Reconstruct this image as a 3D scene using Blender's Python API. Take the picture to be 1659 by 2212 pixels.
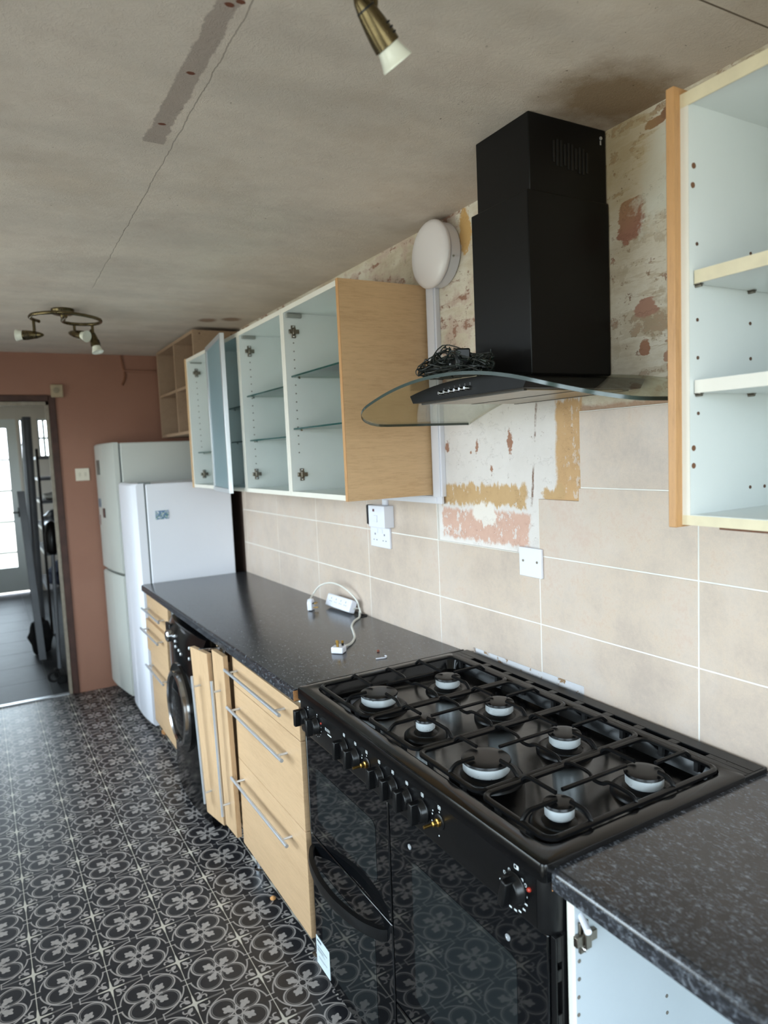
import bpy, bmesh, math, random
from mathutils import Vector, Matrix
random.seed(7)
C = bpy.context.scene
for o in list(bpy.data.objects):
    bpy.data.objects.remove(o)

# ------------------------------------------------------------------ camera
CAM = Vector((-1.391, 0.0, 1.6226)); YAW, PITCH, ROLL = 0.5203, -0.0885, -0.0439; FPX = 1502.09; IW, IH = 1659, 2212
fw = Vector((math.sin(YAW)*math.cos(PITCH), math.cos(YAW)*math.cos(PITCH), math.sin(PITCH)))
r0 = fw.cross(Vector((0, 0, 1))).normalized(); u0 = r0.cross(fw)
rt = r0*math.cos(ROLL) + u0*math.sin(ROLL); up = -r0*math.sin(ROLL) + u0*math.cos(ROLL)
cd = bpy.data.cameras.new('camera'); cam = bpy.data.objects.new('camera', cd); C.collection.objects.link(cam)
M3 = Matrix((rt, up, -fw)).transposed(); cam.matrix_world = Matrix.Translation(CAM) @ M3.to_4x4()
cd.sensor_fit = 'HORIZONTAL'; cd.sensor_width = 36.0; cd.lens = FPX/IW*36.0; cd.clip_start = 0.02
cd.dof.use_dof = True; cd.dof.focus_distance = 1.75; cd.dof.aperture_fstop = (cd.lens/1000)/0.0075
C.camera = cam
def at(px, py, x=None, y=None, z=None):
    """point of the room seen at a place of the photograph, on the plane x=, y= or z="""
    v = fw + rt*((px-IW/2)/FPX) - up*((py-IH/2)/FPX)
    t = (x-CAM.x)/v.x if x is not None else (y-CAM.y)/v.y if y is not None else (z-CAM.z)/v.z
    return CAM + v*t

# ------------------------------------------------------------------ world, lights, exposure
WORLD_STRENGTH = 9.0
w = bpy.data.worlds.new('sky'); C.world = w; w.use_nodes = True
nt = w.node_tree; nt.nodes.clear()
wo = nt.nodes.new('ShaderNodeOutputWorld'); bg = nt.nodes.new('ShaderNodeBackground')
tc = nt.nodes.new('ShaderNodeTexCoord'); sx = nt.nodes.new('ShaderNodeSeparateXYZ'); cr = nt.nodes.new('ShaderNodeValToRGB')
nt.links.new(tc.outputs['Generated'], sx.inputs[0])
mr = nt.nodes.new('ShaderNodeMapRange'); mr.inputs[1].default_value = -1; mr.inputs[2].default_value = 1
nt.links.new(sx.outputs[2], mr.inputs[0]); nt.links.new(mr.outputs[0], cr.inputs[0])
e = cr.color_ramp.elements
e[0].position = 0.0; e[0].color = (0.27, 0.26, 0.235, 1)
e[1].position = 1.0; e[1].color = (0.84, 0.95, 1.12, 1)
a = e.new(0.48); a.color = (0.30, 0.30, 0.28, 1)
a = e.new(0.53); a.color = (0.80, 0.90, 1.04, 1)
nt.links.new(cr.outputs[0], bg.inputs[0]); bg.inputs[1].default_value = WORLD_STRENGTH
nt.links.new(bg.outputs[0], wo.inputs[0])
def window_portal(name, loc, direction, sx_, sy_):
    """marks one window opening, so that the sky outside is sampled well through it"""
    l = bpy.data.lights.new(name, 'AREA'); l.shape = 'RECTANGLE'; l.size = sx_; l.size_y = sy_; l.cycles.is_portal = True
    o = bpy.data.objects.new(name, l); C.collection.objects.link(o)
    o.location = loc; o.rotation_euler = Vector(direction).to_track_quat('-Z', 'Y').to_euler(); return o
window_portal('daylight_left', (-2.71, 0.10, 1.29), (1, 0, 0), 1.8, 1.80)
window_portal('daylight_left_far', (-2.71, 3.10, 1.29), (1, 0, 0), 2.8, 1.80)
window_portal('daylight_near', (-1.30, -1.81, 1.40), (0, 1, 0), 2.3, 1.70)
window_portal('daylight_far', (-1.5, 10.11, 1.10), (0, -1, 0), 1.9, 2.1)
C.view_settings.view_transform = 'Standard'; C.view_settings.look = 'None'
C.view_settings.gamma = 1.0; C.view_settings.use_curve_mapping = False
C.view_settings.exposure = 0.66

# ------------------------------------------------------------------ mesh helpers
class MB:
    def __init__(s): s.v = []; s.f = []
    def add(s, vs, fs):
        b = len(s.v); s.v += [tuple(p) for p in vs]; s.f += [tuple(b+i for i in f) for f in fs]; return s
    def box(s, x0, x1, y0, y1, z0, z1):
        return s.add([(x0,y0,z0),(x1,y0,z0),(x1,y1,z0),(x0,y1,z0),(x0,y0,z1),(x1,y0,z1),(x1,y1,z1),(x0,y1,z1)],
                     [(0,3,2,1),(4,5,6,7),(0,1,5,4),(1,2,6,5),(2,3,7,6),(3,0,4,7)])
    def obox(s, c, ax, ay, az, hx, hy, hz):
        c = Vector(c); ax = Vector(ax).normalized()*hx; ay = Vector(ay).normalized()*hy; az = Vector(az).normalized()*hz
        vs = [c+ax*i+ay*j+az*k for k in (-1,1) for (i,j) in ((-1,-1),(1,-1),(1,1),(-1,1))]
        return s.add(vs, [(0,3,2,1),(4,5,6,7),(0,1,5,4),(1,2,6,5),(2,3,7,6),(3,0,4,7)])
    def loft(s, loops, cap0=True, cap1=True, closed=True):
        n = len(loops[0]); vs = [p for l in loops for p in l]; fs = []
        for i in range(len(loops)-1):
            for j in range(n if closed else n-1):
                k = (j+1) % n
                fs.append((i*n+j, i*n+k, (i+1)*n+k, (i+1)*n+j))
        if cap0: fs.append(tuple(range(n))[::-1])
        if cap1: fs.append(tuple((len(loops)-1)*n+j for j in range(n)))
        return s.add(vs, fs)
    def tube(s, pts, r, n=8, cap=True, flat=1.0):
        pts = [Vector(p) for p in pts]; L = []; prev = None
        for i, p in enumerate(pts):
            t = (pts[min(i+1, len(pts)-1)] - pts[max(i-1, 0)]).normalized()
            if prev is None:
                a = Vector((0,0,1)) if abs(t.z) < .9 else Vector((1,0,0))
                nrm = (a - t*a.dot(t)).normalized()
            else:
                nrm = (prev - t*prev.dot(t)).normalized()
            prev = nrm; b = t.cross(nrm); rr = r[i] if isinstance(r, (list, tuple)) else r
            L.append([p + nrm*rr*math.cos(2*math.pi*j/n) + b*rr*flat*math.sin(2*math.pi*j/n) for j in range(n)])
        return s.loft(L, cap, cap)
    def lathe(s, prof, c, ax=(0,0,1), n=24, cap0=True, cap1=True):
        ax = Vector(ax).normalized(); a = Vector((1,0,0)) if abs(ax.x) < .9 else Vector((0,1,0))
        u = (a - ax*a.dot(ax)).normalized(); v = ax.cross(u); c = Vector(c)
        L = [[c + ax*h + (u*math.cos(2*math.pi*j/n) + v*math.sin(2*math.pi*j/n))*r for j in range(n)] for r, h in prof]
        return s.loft(L, cap0, cap1)
    def prism(s, poly, fn, t0, t1):
        return s.loft([[fn(a, b, t0) for a, b in poly], [fn(a, b, t1) for a, b in poly]])
    def cyl(s, p0, p1, r, n=12): return s.tube([p0, p1], r, n)
ORG = {}
def link(o): C.collection.objects.link(o); return o
def thing(name, label, cat, loc, group=None, rotz=0):
    o = bpy.data.objects.new(name, None); link(o); o.location = loc; o.rotation_euler = (0, 0, rotz)
    o['label'] = label; o['category'] = cat; o.empty_display_size = .05
    if group: o['group'] = group
    ORG[o.name] = Vector(loc); return o
def obj(name, mb, m, parent=None, smooth=None, bev=0, label=None, org=None, seg=2):
    og = ORG[parent.name] if parent else (Vector(org) if org is not None else Vector((0,0,0)))
    me = bpy.data.meshes.new(name); me.from_pydata([tuple(Vector(p)-og) for p in mb.v], [], mb.f)
    bm = bmesh.new(); bm.from_mesh(me); bmesh.ops.recalc_face_normals(bm, faces=bm.faces[:]); bm.to_mesh(me); bm.free()
    me.materials.append(m)
    if smooth:
        me.polygons.foreach_set('use_smooth', [True]*len(me.polygons)); me.set_sharp_from_angle(angle=math.radians(smooth))
    o = bpy.data.objects.new(name, me); link(o); ORG[o.name] = og
    if parent: o.parent = parent
    else: o.location = og
    if bev:
        b = o.modifiers.new('bevel', 'BEVEL'); b.width = bev; b.segments = seg; b.limit_method = 'ANGLE'
        me.polygons.foreach_set('use_smooth', [True]*len(me.polygons)); b.harden_normals = False
        me.set_sharp_from_angle(angle=math.radians(50))
    if label: o['label'] = label
    return o
def tag(o, label, cat, group=None):
    o['label'] = label; o['category'] = cat
    if group: o['group'] = group
    return o
def struct(o): o['kind'] = 'structure'; return o
def rrect(x0, x1, y0, y1, r, z, n=5):
    P = []
    for cx, cy, a0 in ((x1-r, y1-r, 0), (x0+r, y1-r, 90), (x0+r, y0+r, 180), (x1-r, y0+r, 270)):
        for i in range(n+1):
            a = math.radians(a0 + 90*i/n); P.append(Vector((cx+r*math.cos(a), cy+r*math.sin(a), z)))
    return P
def smooth_path(P, k=6, closed=False):
    P = [Vector(p) for p in P]; R = []; n = len(P)
    for i in range(n if closed else n-1):
        g = (lambda j: P[j % n]) if closed else (lambda j: P[max(0, min(n-1, j))])
        p0, p1, p2, p3 = g(i-1), g(i), g(i+1), g(i+2)
        for q in range(k):
            t = q/k
            R.append(.5*((2*p1)+(p2-p0)*t+(2*p0-5*p1+4*p2-p3)*t*t+(3*p1-p0-3*p2+p3)*t**3))
    if not closed: R.append(P[-1])
    return R
def text_mb(s, size, origin, xdir, ydir, lift=0.0004):
    cu = bpy.data.curves.new('t', 'FONT'); cu.body = s; cu.size = size; cu.resolution_u = 2
    o = bpy.data.objects.new('t', cu); link(o); dg = bpy.context.evaluated_depsgraph_get(); dg.update()
    me = bpy.data.meshes.new_from_object(o.evaluated_get(dg)); mb = MB()
    X = Vector(xdir).normalized(); Y = Vector(ydir).normalized(); Z = X.cross(Y)
    mb.add([Vector(origin)+X*v.co.x+Y*v.co.y+Z*lift for v in me.vertices], [tuple(p.vertices) for p in me.polygons])
    bpy.data.objects.remove(o); bpy.data.meshes.remove(me); bpy.data.curves.remove(cu); return mb

# ------------------------------------------------------------------ material helpers
def lin(c):
    if isinstance(c, str): c = tuple(int(c[i:i+2], 16) for i in (0, 2, 4))
    return tuple(((x/255)/12.92 if x/255 <= .04045 else ((x/255+.055)/1.055)**2.4) for x in c)
class X:
    """arithmetic on shader sockets"""
    T = None
    def __init__(s, k): s.k = k
    @staticmethod
    def m(op, *a, clamp=False):
        n = X.T.nodes.new('ShaderNodeMath'); n.operation = op; n.use_clamp = clamp
        for i, q in enumerate(a):
            q = q.k if isinstance(q, X) else q
            if isinstance(q, (int, float)): n.inputs[i].default_value = q
            else: X.T.links.new(q, n.inputs[i])
        return X(n.outputs[0])
    def __add__(s, o): return X.m('ADD', s, o)
    __radd__ = __add__
    def __sub__(s, o): return X.m('SUBTRACT', s, o)
    def __rsub__(s, o): return X.m('SUBTRACT', o, s)
    def __mul__(s, o): return X.m('MULTIPLY', s, o)
    __rmul__ = __mul__
    def __truediv__(s, o): return X.m('DIVIDE', s, o)
    def abs(s): return X.m('ABSOLUTE', s)
    def min(s, o): return X.m('MINIMUM', s, o)
    def max(s, o): return X.m('MAXIMUM', s, o)
    def gt(s, o): return X.m('GREATER_THAN', s, o)
    def lt(s, o): return X.m('LESS_THAN', s, o)
    def step(s, w): return X.m('MULTIPLY_ADD', s, 1.0/w, 0.5, clamp=True)     # soft threshold at 0
def sq(a): return a*a
def hyp(a, b): return X.m('SQRT', a*a + b*b)
class Mat:
    def __init__(s, name, col=(200,200,200), rough=.5, metal=0, spec=.5, **kw):
        s.m = bpy.data.materials.new(name); s.m.use_nodes = True; s.t = s.m.node_tree; X.T = s.t
        s.b = s.t.nodes['Principled BSDF']; s.b.inputs['Base Color'].default_value = (*lin(col), 1)
        s.b.inputs['Roughness'].default_value = rough; s.b.inputs['Metallic'].default_value = metal
        s.b.inputs['Specular IOR Level'].default_value = spec
        for k, v in kw.items(): s.b.inputs[k.replace('_', ' ')].default_value = v
    def use(s): X.T = s.t; return s
    def pos(s):
        s.use(); n = s.t.nodes.new('ShaderNodeNewGeometry'); q = s.t.nodes.new('ShaderNodeSeparateXYZ'); s.t.links.new(n.outputs['Position'], q.inputs[0])
        return X(q.outputs[0]), X(q.outputs[1]), X(q.outputs[2])
    def noise(s, scale=5, detail=4, rough=.55, stretch=(1,1,1), off=0, dist=0, kind='fac'):
        s.use(); n = s.t.nodes.new('ShaderNodeTexNoise'); g = s.t.nodes.new('ShaderNodeNewGeometry'); mp = s.t.nodes.new('ShaderNodeMapping')
        mp.inputs['Scale'].default_value = stretch; mp.inputs['Location'].default_value = (off, off*.7, off*1.3)
        s.t.links.new(g.outputs['Position'], mp.inputs[0]); s.t.links.new(mp.outputs[0], n.inputs['Vector'])
        n.inputs['Scale'].default_value = scale; n.inputs['Detail'].default_value = detail; n.inputs['Roughness'].default_value = rough
        n.inputs['Distortion'].default_value = dist
        return X(n.outputs[0])
    def ramp(s, x, stops):
        s.use(); n = s.t.nodes.new('ShaderNodeValToRGB'); s.t.links.new(x.k, n.inputs[0]); el = n.color_ramp.elements
        while len(el) < len(stops): el.new(.5)
        for q, (p, c) in zip(el, stops): q.position = p; q.color = (*lin(c), 1)
        return n.outputs[0]
    def mix(s, f, a, b):
        s.use(); n = s.t.nodes.new('ShaderNodeMix'); n.data_type = 'RGBA'
        if isinstance(f, (int, float)): n.inputs[0].default_value = f
        else: s.t.links.new(f.k, n.inputs[0])
        for i, q in ((6, a), (7, b)):
            if isinstance(q, (tuple, str)): n.inputs[i].default_value = (*lin(q), 1)
            else: s.t.links.new(q, n.inputs[i])
        return n.outputs[2]
    def color(s, k): s.t.links.new(k, s.b.inputs['Base Color']); return s
    def rough(s, k): s.t.links.new(k.k, s.b.inputs['Roughness']); return s
    def bump(s, h, strength=.3, dist=.002):
        s.use(); n = s.t.nodes.new('ShaderNodeBump'); n.inputs['Strength'].default_value = strength; n.inputs['Distance'].default_value = dist
        s.t.links.new(h.k, n.inputs['Height']); s.t.links.new(n.outputs[0], s.b.inputs['Normal']); return s
    def rnd(s):
        s.use(); n = s.t.nodes.new('ShaderNodeObjectInfo'); return X(n.outputs['Random'])

def simple(name, col, rough=.5, metal=0, spec=.5, var=.0, sc=30, bump=0, **kw):
    M = Mat(name, col, rough, metal, spec, **kw)
    n = M.noise(sc, 4)
    if var:
        c2 = tuple(max(0, int(q*(1-var))) for q in (col if not isinstance(col, str) else [int(col[i:i+2], 16) for i in (0,2,4)]))
        M.color(M.mix(n, col, c2))
    M.rough(n*.12 + (rough-.06))
    if bump: M.bump(n, bump, .001)
    return M.m
def wood(name, c1, c2, stretch, rough=.42, sc=1):
    M = Mat(name, c1, rough)
    n = M.noise(22*sc, 5, .6, stretch); f = M.noise(160*sc, 3, .6, stretch, off=3); b = M.noise(4*sc, 2, .5, stretch, off=8)
    M.color(M.ramp(n*.5 + f*.25 + b*.3, [(.30, c2), (.52, c1), (.75, tuple(min(255, int(q*1.06)) for q in c1))]))
    M.bump(f, .08, .0006); return M.m

WHITE = simple('white_melamine', (226,230,228), .38, var=.03, sc=8)
WHITE_SHADED = simple('shaded_white_melamine', (188,196,203), .38, var=.03, sc=8)  # white melamine toned down: shade inside the near base cabinet put into the colour
WHITE_EDGE = simple('white_edge_band', (226,222,212), .45, var=.05, sc=12)
CREAM_EDGE = simple('worn_cream_edge', (228,216,184), .5, var=.14, sc=25)
OAK_H = wood('oak_effect_panel', (202,167,126), (178,142,102), (1, 1, 9))
OAK_EDGE = wood('oak_edge', (190,144,96), (160,116,72), (9, 9, 1))
BIRCH_H = wood('birch_effect_front', (186,155,120), (168,136,101), (1, .8, 7))
BIRCH_V = wood('birch_effect_door', (186,155,120), (166,134,99), (6, 6, .8))
PINE = wood('raw_birch_shelf', (158,132,108), (140,114,90), (5, 1, 5), .6)
CHIP = simple('raw_chipboard', (196,138,84), .9, var=.4, sc=220)
BLACK_MATT = simple('black_matt_metal', (10,10,11), .42, spec=.25, var=.15, sc=6)
BLACK_GLOSS = simple('black_enamel', (9,9,10), .14, spec=.32)
BLACK_RIM = simple('black_satin_enamel', (10,10,11), .30, spec=.24)
BLACK_IRON = simple('black_pan_support', (9,9,10), .34, spec=.3, var=.4, sc=60)
BLACK_PLASTIC = simple('black_plastic', (11,11,12), .33, spec=.38)
BLACK_RUBBER = simple('black_rubber', (13,13,14), .7)
OVEN_GLASS = Mat('black_oven_glass', (9,10,12), .03, spec=.7).m
OVEN_WINDOW = Mat('dark_oven_window', (26,30,31), .035, spec=.7).m
ALU = simple('brushed_aluminium', (206,209,213), .33, metal=.7)
ALU_BURNER = Mat('burner_aluminium', (222,228,230), .34, .35)
_n = ALU_BURNER.noise(90, 4, .6, (1,1,2)); ALU_BURNER.color(ALU_BURNER.mix((_n-.69).step(.05), (222,228,230), (80,70,62))); ALU_BURNER = ALU_BURNER.m
NICKEL = simple('nickel_hinge', (150,142,130), .3, metal=1, var=.3, sc=80)
STEEL = simple('chrome', (205,206,208), .14, metal=1)
GREY_PLASTIC = simple('grey_damper_plastic', (140,142,136), .5)
BRASS = simple('brass', (190,150,80), .3, metal=1, var=.2, sc=90)
BRONZE = simple('antique_brass', (128,114,84), .27, metal=1, var=.35, sc=30)
WHITE_GLASS = simple('milky_glass', (232,234,220), .25, var=.03, Transmission_Weight=.0, Subsurface_Weight=.0)
WHITE_PLASTIC = Mat('white_plastic', (222,222,230), .3).m
WHITE_CABLE = simple('white_cable', (216,214,206), .45, var=.04)
FRIDGE = simple('white_fridge_enamel', (232,233,240), .3, var=.02, sc=4)
FRIDGE_OLD = simple('off_white_fridge_enamel', (206,208,200), .36, var=.03, sc=4)
SEAL = simple('grey_door_seal', (120,128,128), .6)
RED = simple('red_indicator', (170,50,34), .3, var=.2, sc=200)
DARKRED = simple('dark_red_neon', (84,18,26), .3)
MARK = simple('white_print', (200,206,208), .5)
GREEN_WIRE = simple('dark_green_wire', (17,24,21), .45)
SKIRT = simple('dark_stained_timber', (84,50,38), .6, var=.5, sc=14)
BRASS_TRIM = simple('worn_pale_trim', (170,158,140), .6, var=.3, sc=30)
GREY_PAINT = simple('grey_metal_paint', (120,124,130), .4, var=.15, sc=10)
DARK_STUFF = simple('charcoal_cloth', (26,27,30), .8, var=.3, sc=20)
SILVER = simple('crumpled_silver', (170,174,180), .25, metal=.9, var=.4, sc=25)
NAVY = simple('navy_fabric', (28,36,60), .8, var=.2)
TIMBER_DARK = simple('brown_timber_shelf', (58,48,44), .6, var=.3, sc=10)
def glass(name, col, rough=0.0, refl=1.0):
    """thin pane: mostly clear, a little mirror"""
    m = bpy.data.materials.new(name); m.use_nodes = True; t = m.node_tree; t.nodes.clear()
    o = t.nodes.new('ShaderNodeOutputMaterial'); mx = t.nodes.new('ShaderNodeMixShader'); tr = t.nodes.new('ShaderNodeBsdfTransparent')
    gl = t.nodes.new('ShaderNodeBsdfGlossy'); fr = t.nodes.new('ShaderNodeFresnel'); fr.inputs[0].default_value = 1.45
    tr.inputs[0].default_value = (*lin(col), 1); gl.inputs[1].default_value = rough
    mu = t.nodes.new('ShaderNodeMath'); mu.operation = 'MULTIPLY'; mu.inputs[1].default_value = refl; t.links.new(fr.outputs[0], mu.inputs[0]); t.links.new(mu.outputs[0], mx.inputs[0]); t.links.new(tr.outputs[0], mx.inputs[1]); t.links.new(gl.outputs[0], mx.inputs[2]); t.links.new(mx.outputs[0], o.inputs[0])
    return m
CLEAR = glass('clear_glass', (246,250,248))
HOOD_GLASS = glass('hood_glass', (238,240,234), .02, .35)
SHELF_GLASS = glass('shelf_glass', (226,242,236), .02)
GLASS_EDGE = simple('green_glass_edge', (28,70,66), .15)
HOOD_EDGE = simple('grey_green_glass_edge', (56,70,66), .2)
FROST = Mat('frosted_glass', (168,190,198), .3, spec=.5); _f = FROST.noise(3, 2); FROST.color(FROST.mix(_f, (158,182,190), (178,198,205)))
_t = FROST.t; _mx = _t.nodes.new('ShaderNodeMixShader'); _tl = _t.nodes.new('ShaderNodeBsdfTranslucent'); _tl.inputs[0].default_value = (*lin((196,214,218)), 1); _mx.inputs[0].default_value = .55
_t.links.new(FROST.b.outputs[0], _mx.inputs[1]); _t.links.new(_tl.outputs[0], _mx.inputs[2]); _t.links.new(_mx.outputs[0], _t.nodes['Material Output'].inputs[0]); FROST = FROST.m

def worktop_mat():
    M = Mat('black_granite_laminate', (38,40,46), .22, spec=.85)
    a = M.noise(120, 4, .6, (1.7, .9, 1.4), dist=.5); b = M.noise(52, 4, .6, (1.5, .9, 1.3), off=5); d = M.noise(420, 2, .5, off=2)
    M.color(M.ramp(a*.62 + b*.38 + d*.08, [(.44, (30,31,34)), (.54, (42,43,47)), (.60, (64,67,72)), (.68, (102,106,112))]))
    M.rough(a*.15 + .14); M.bump(d, .03, .0004); return M.m
WORKTOP = worktop_mat()
def tile_mat():
    M = Mat('beige_stone_tile', (204,188,175), .34)
    r = M.rnd(); a = M.noise(3.2, 4, .6); b = M.noise(11, 5, .65, off=4); d = M.noise(260, 3, .6, off=9); f = M.noise(70, 4, .7, off=2)
    c = M.ramp((a-.5)*1.5 + (b-.5)*1.2 + (f-.5)*1.0 + r*.16 + .42, [(.05, (180,164,152)), (.42, (192,175,161)), (.62, (198,180,164)), (1.0, (194,166,146))])
    c = M.mix((d*.6+f*.4-.56).step(.10)*.22, c, (176,156,142)); c = M.mix((a-.56).step(.16)*.30, c, (202,193,189))
    M.color(c); M.rough(b*.25+.22); M.bump(f*.6+d*.4, .10, .0006); return M.m
TILE = tile_mat()
def floor_mat():
    S = 0.2036; GA = 0.008; X0, Y0 = -1.3829, 2.6064
    M = Mat('patterned_vinyl', (30,30,34), .36, spec=.5)
    px, py, pz = M.pos()
    gu = (px - X0)*math.cos(GA) + (py - Y0)*math.sin(GA); gv = (py - Y0)*math.cos(GA) - (px - X0)*math.sin(GA)
    fu = X.m('FRACT', gu*(1/S) + 100); fv = X.m('FRACT', gv*(1/S) + 100)
    a = (fu-.5).abs(); b = (fv-.5).abs()                # folded cell, flower at 0, star at .5
    sw = .012
    line = lambda d, wdt: (wdt - d.abs()).step(sw)
    lobe = hyp(a-.18, b-.18) - .185
    L = line(lobe, .012).max(line(lobe+.030, .004)*.6)
    rim = hyp(a, b)
    ring = line(rim-.449, .010)*((a.min(b)-.055).step(.01))
    bar = line(a.min(b)-.058, .009)*((a.max(b)-.43).step(sw))
    oval = line(hyp(a, b*.85)-.052, .008)
    p = (a+b)*.70711; q = (a-b).abs()*.70711
    petal = ((.040*((1 - sq((p-.165)*(1/.105))).max(0)) + .006) - q).step(sw)*((p-.07).step(sw))*((.268-p).step(sw))
    wing = (.030 - hyp(p-.19, q-.045)).step(sw)
    dots = (.020 - hyp(a.max(b)-.135, a.min(b))).step(sw)
    # star corner: coordinates from the corner
    ca = .5-a; cb = .5-b; cp = (ca+cb)*.70711; cq = (ca-cb).abs()*.70711
    star = ((.019 - (ca.min(cb)) - (ca.max(cb)-.06)*.09)).step(.01)*((.19-ca.max(cb)).step(.02))
    core = (.036 - (ca+cb)*.6).step(.012)
    fl = ((.030*((1 - sq((cp-.130)*(1/.055))).max(0)) + .005) - cq).step(sw)*((cp-.07).step(sw))*((.262-cp).step(sw))
    curl = line(hyp(cp-.165, cq-.056)-.036, .011)*((cp-.165).step(.01))
    cross = (cb - .007).abs(); thin = line(cross-.004, .003)*.55          # printed double line across
    along = (.0065 - ca).step(.008)                                       # pale joint along the room
    light = L.max(ring).max(bar).max(oval).max(petal.max(wing)*.95).max(dots).max(fl).max(curl).max(thin)
    hi = star.max(core).max(along*.8)
    n = M.noise(3, 4); n2 = M.noise(70, 3, off=3)
    base = M.mix(n2, (24,24,27), (36,36,40)); pale = M.mix(n, (146,139,135), (168,162,157))
    c = M.mix(light*(n2*.35+.75), base, pale); c = M.mix(hi, c, (186,180,168))
    M.color(c); M.rough(n2*.16 + .30); M.bump(n2*.5+light*.4, .06, .0005); return M.m
FLOOR = floor_mat()
def box_mask(M, y, z, y0, y1, z0, z1, soft=.01):
    return ((y-y0).min(y1-y).min((z-z0).min(z1-z))).step(soft)
def blob(M, y, z, p, ry, rz, warp, soft=.25):
    return (1 - hyp((y-p[1])*(1/ry), (z-p[2])*(1/rz)) + warp).step(soft)
def plaster_mat():
    M = Mat('peeled_plaster', (206,196,178), .8, spec=.25)
    x, y, z = M.pos()
    n1 = M.noise(9, 6, .65); n2 = M.noise(28, 6, .7, off=3); n3 = M.noise(3.2, 5, .6, off=7); n4 = M.noise(120, 3, .6, off=5); st = M.noise(14, 5, .7, (1, .35, 1.6), off=11)
    spk = M.noise(38, 4, .7, (1, 1, .14), off=15); spk2 = M.noise(52, 4, .75, (1, .9, .6), off=18)
    yy = y + (n1-.5)*.05 + (n2-.5)*.055; zz = z + (n2-.5)*.035 + (spk-.5)*.075 + (n1-.5)*.045; tear = (spk*.5+spk2*.5-.575).step(.03)
    c = M.ramp(n3*.6 + st*.45, [(.36, (176,160,138)), (.47, (202,191,171)), (.56, (216,209,195)), (.7, (196,181,158))])
    # reddish scraped render showing through in ragged flecks
    red = (st*.5 + n2*.5 - .565).step(.03)
    upper_left = box_mask(M, y, z, 1.45, 2.9, 1.78, 2.42, .1)
    c = M.mix((st*.45+n1*.55-.51).step(.06)*upper_left*.6, c, (184,156,144))
    c = M.mix(red*((z-1.75).step(.1))*.85, c, (146,106,88))
    c = M.mix((n4*.4+n1*.6-.60).step(.04)*upper_left*.6, c, (110,96,84))
    right = box_mask(M, y, z, .5, 1.25, 1.75, 2.42, .08)
    c = M.mix((st-.53).step(.04)*right*.6, c, (182,166,140)); c = M.mix((n1-.57).step(.03)*right*.5, c, (168,152,128))
    for (pp, ry, rz, col) in (((1355,470), .036, .05, (160,116,98)), ((1392,660), .035, .018, (170,132,114)), ((1388,750), .016, .022, (156,116,94)), ((1436,768), .014, .014, (172,136,116)), ((1446,790), .012,.014,(172,136,116)),
                              ((1412,262), .035, .012, (140,102,82)), ((1436,240), .02, .010, (130,94,76))):
        P = at(*pp, x=0); c = M.mix(blob(M, y, z, P, ry*1.0, rz*1.0, (st-.5)*2.4+(n2-.5)*1.0, .15), c, col)
    P = at(1405, 380, x=0); c = M.mix(blob(M, y, z, P, .05, .10, (n1-.5)*3, .3), c, (214,212,200))
    stain = blob(M, y, z, at(1330, 330, x=0), .10, .16, (n3-.5)*1.5, .8); c = M.mix(stain*.55, c, (166,140,92))
    c = M.mix(blob(M, y, z, at(1000, 500, x=0), .03, .07, (n2-.5)*2.5, .2), c, (196,158,104))
    # the bare patch under the hood
    patch = box_mask(M, y, z, 1.36, 2.05, 1.29, 1.80, .01)
    white = M.mix(n1, (204,197,192), (222,216,213)); c = M.mix(patch, c, white)
    tan = M.mix(n2, (196,164,122), (180,148,108))
    c = M.mix(box_mask(M, yy, zz, 1.585, 2.03, 1.428, 1.497)*(1-tear*.8), c, tan)
    c = M.mix(box_mask(M, y + (n2-.5)*.03, zz, 1.352, 1.455, 1.44, 1.735)*(1-tear*.5), c, M.mix(n2, (202,166,124), (186,150,110)))
    c = M.mix(box_mask(M, yy, zz, 1.43, 1.51, 1.455, 1.50), c, tan)
    pink = M.mix(n2, (208,174,158), (190,152,136))
    speck = (spk2*.65+n2*.35-.56).step(.03)
    c = M.mix(box_mask(M, yy, z + (n2-.5)*.03 + (spk-.5)*.05, 1.572, 2.022, 1.312, 1.412)*(1-speck*.85), c, pink)
    c = M.mix(blob(M, yy, zz, (0, 1.79, 1.405), .06, .035, (n2-.5)*1.2, .2), c, (222,214,206))
    for pp, ry, rz in (((966,965), .012, .017), ((1101,953), .013, .03), ((1062,1012), .007, .01), ((1030,965), .009, .02), ((1017,978), .005,.006)):
        c = M.mix(blob(M, y, z, at(*pp, x=.008), ry, rz, (n2-.5)*2.4+(n4-.5)*1.6, .3), c, (156,116,96))
    crack = (.004 - (y - 1.555 + (z-1.5)*.10 + (n2-.5)*.012).abs()).step(.003)*box_mask(M, y, z, 1.4, 1.7, 1.44, 1.74)*((n1-.5).step(.1))
    c = M.mix(crack, c, (120,92,76))
    c = M.mix((n4*.5+n2*.5-.63).step(.03)*.7, c, (126,100,82))
    c = M.mix(box_mask(M, y, z + (n2-.5)*.03 + (n1-.5)*.02, .7, 1.36, 1.69, 1.716)*.85, c, M.mix(n4, (150,112,90), (180,150,128)))
    low = box_mask(M, y, z, 1.3, 1.95, .86, .96); c = M.mix(low, c, M.mix((n2-.58).step(.06), (206,204,206), (150,118,84)))
    c = M.mix(box_mask(M, y, z, 4.203, 5.6, -.1, 1.74, .01), c, (62,47,40))  # shade of the gap behind the fridge, painted onto the wall
    M.color(c); M.bump(n1*.6+n2*.4+red*.25, .55, .006); return M.m
PLASTER = plaster_mat()
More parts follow.
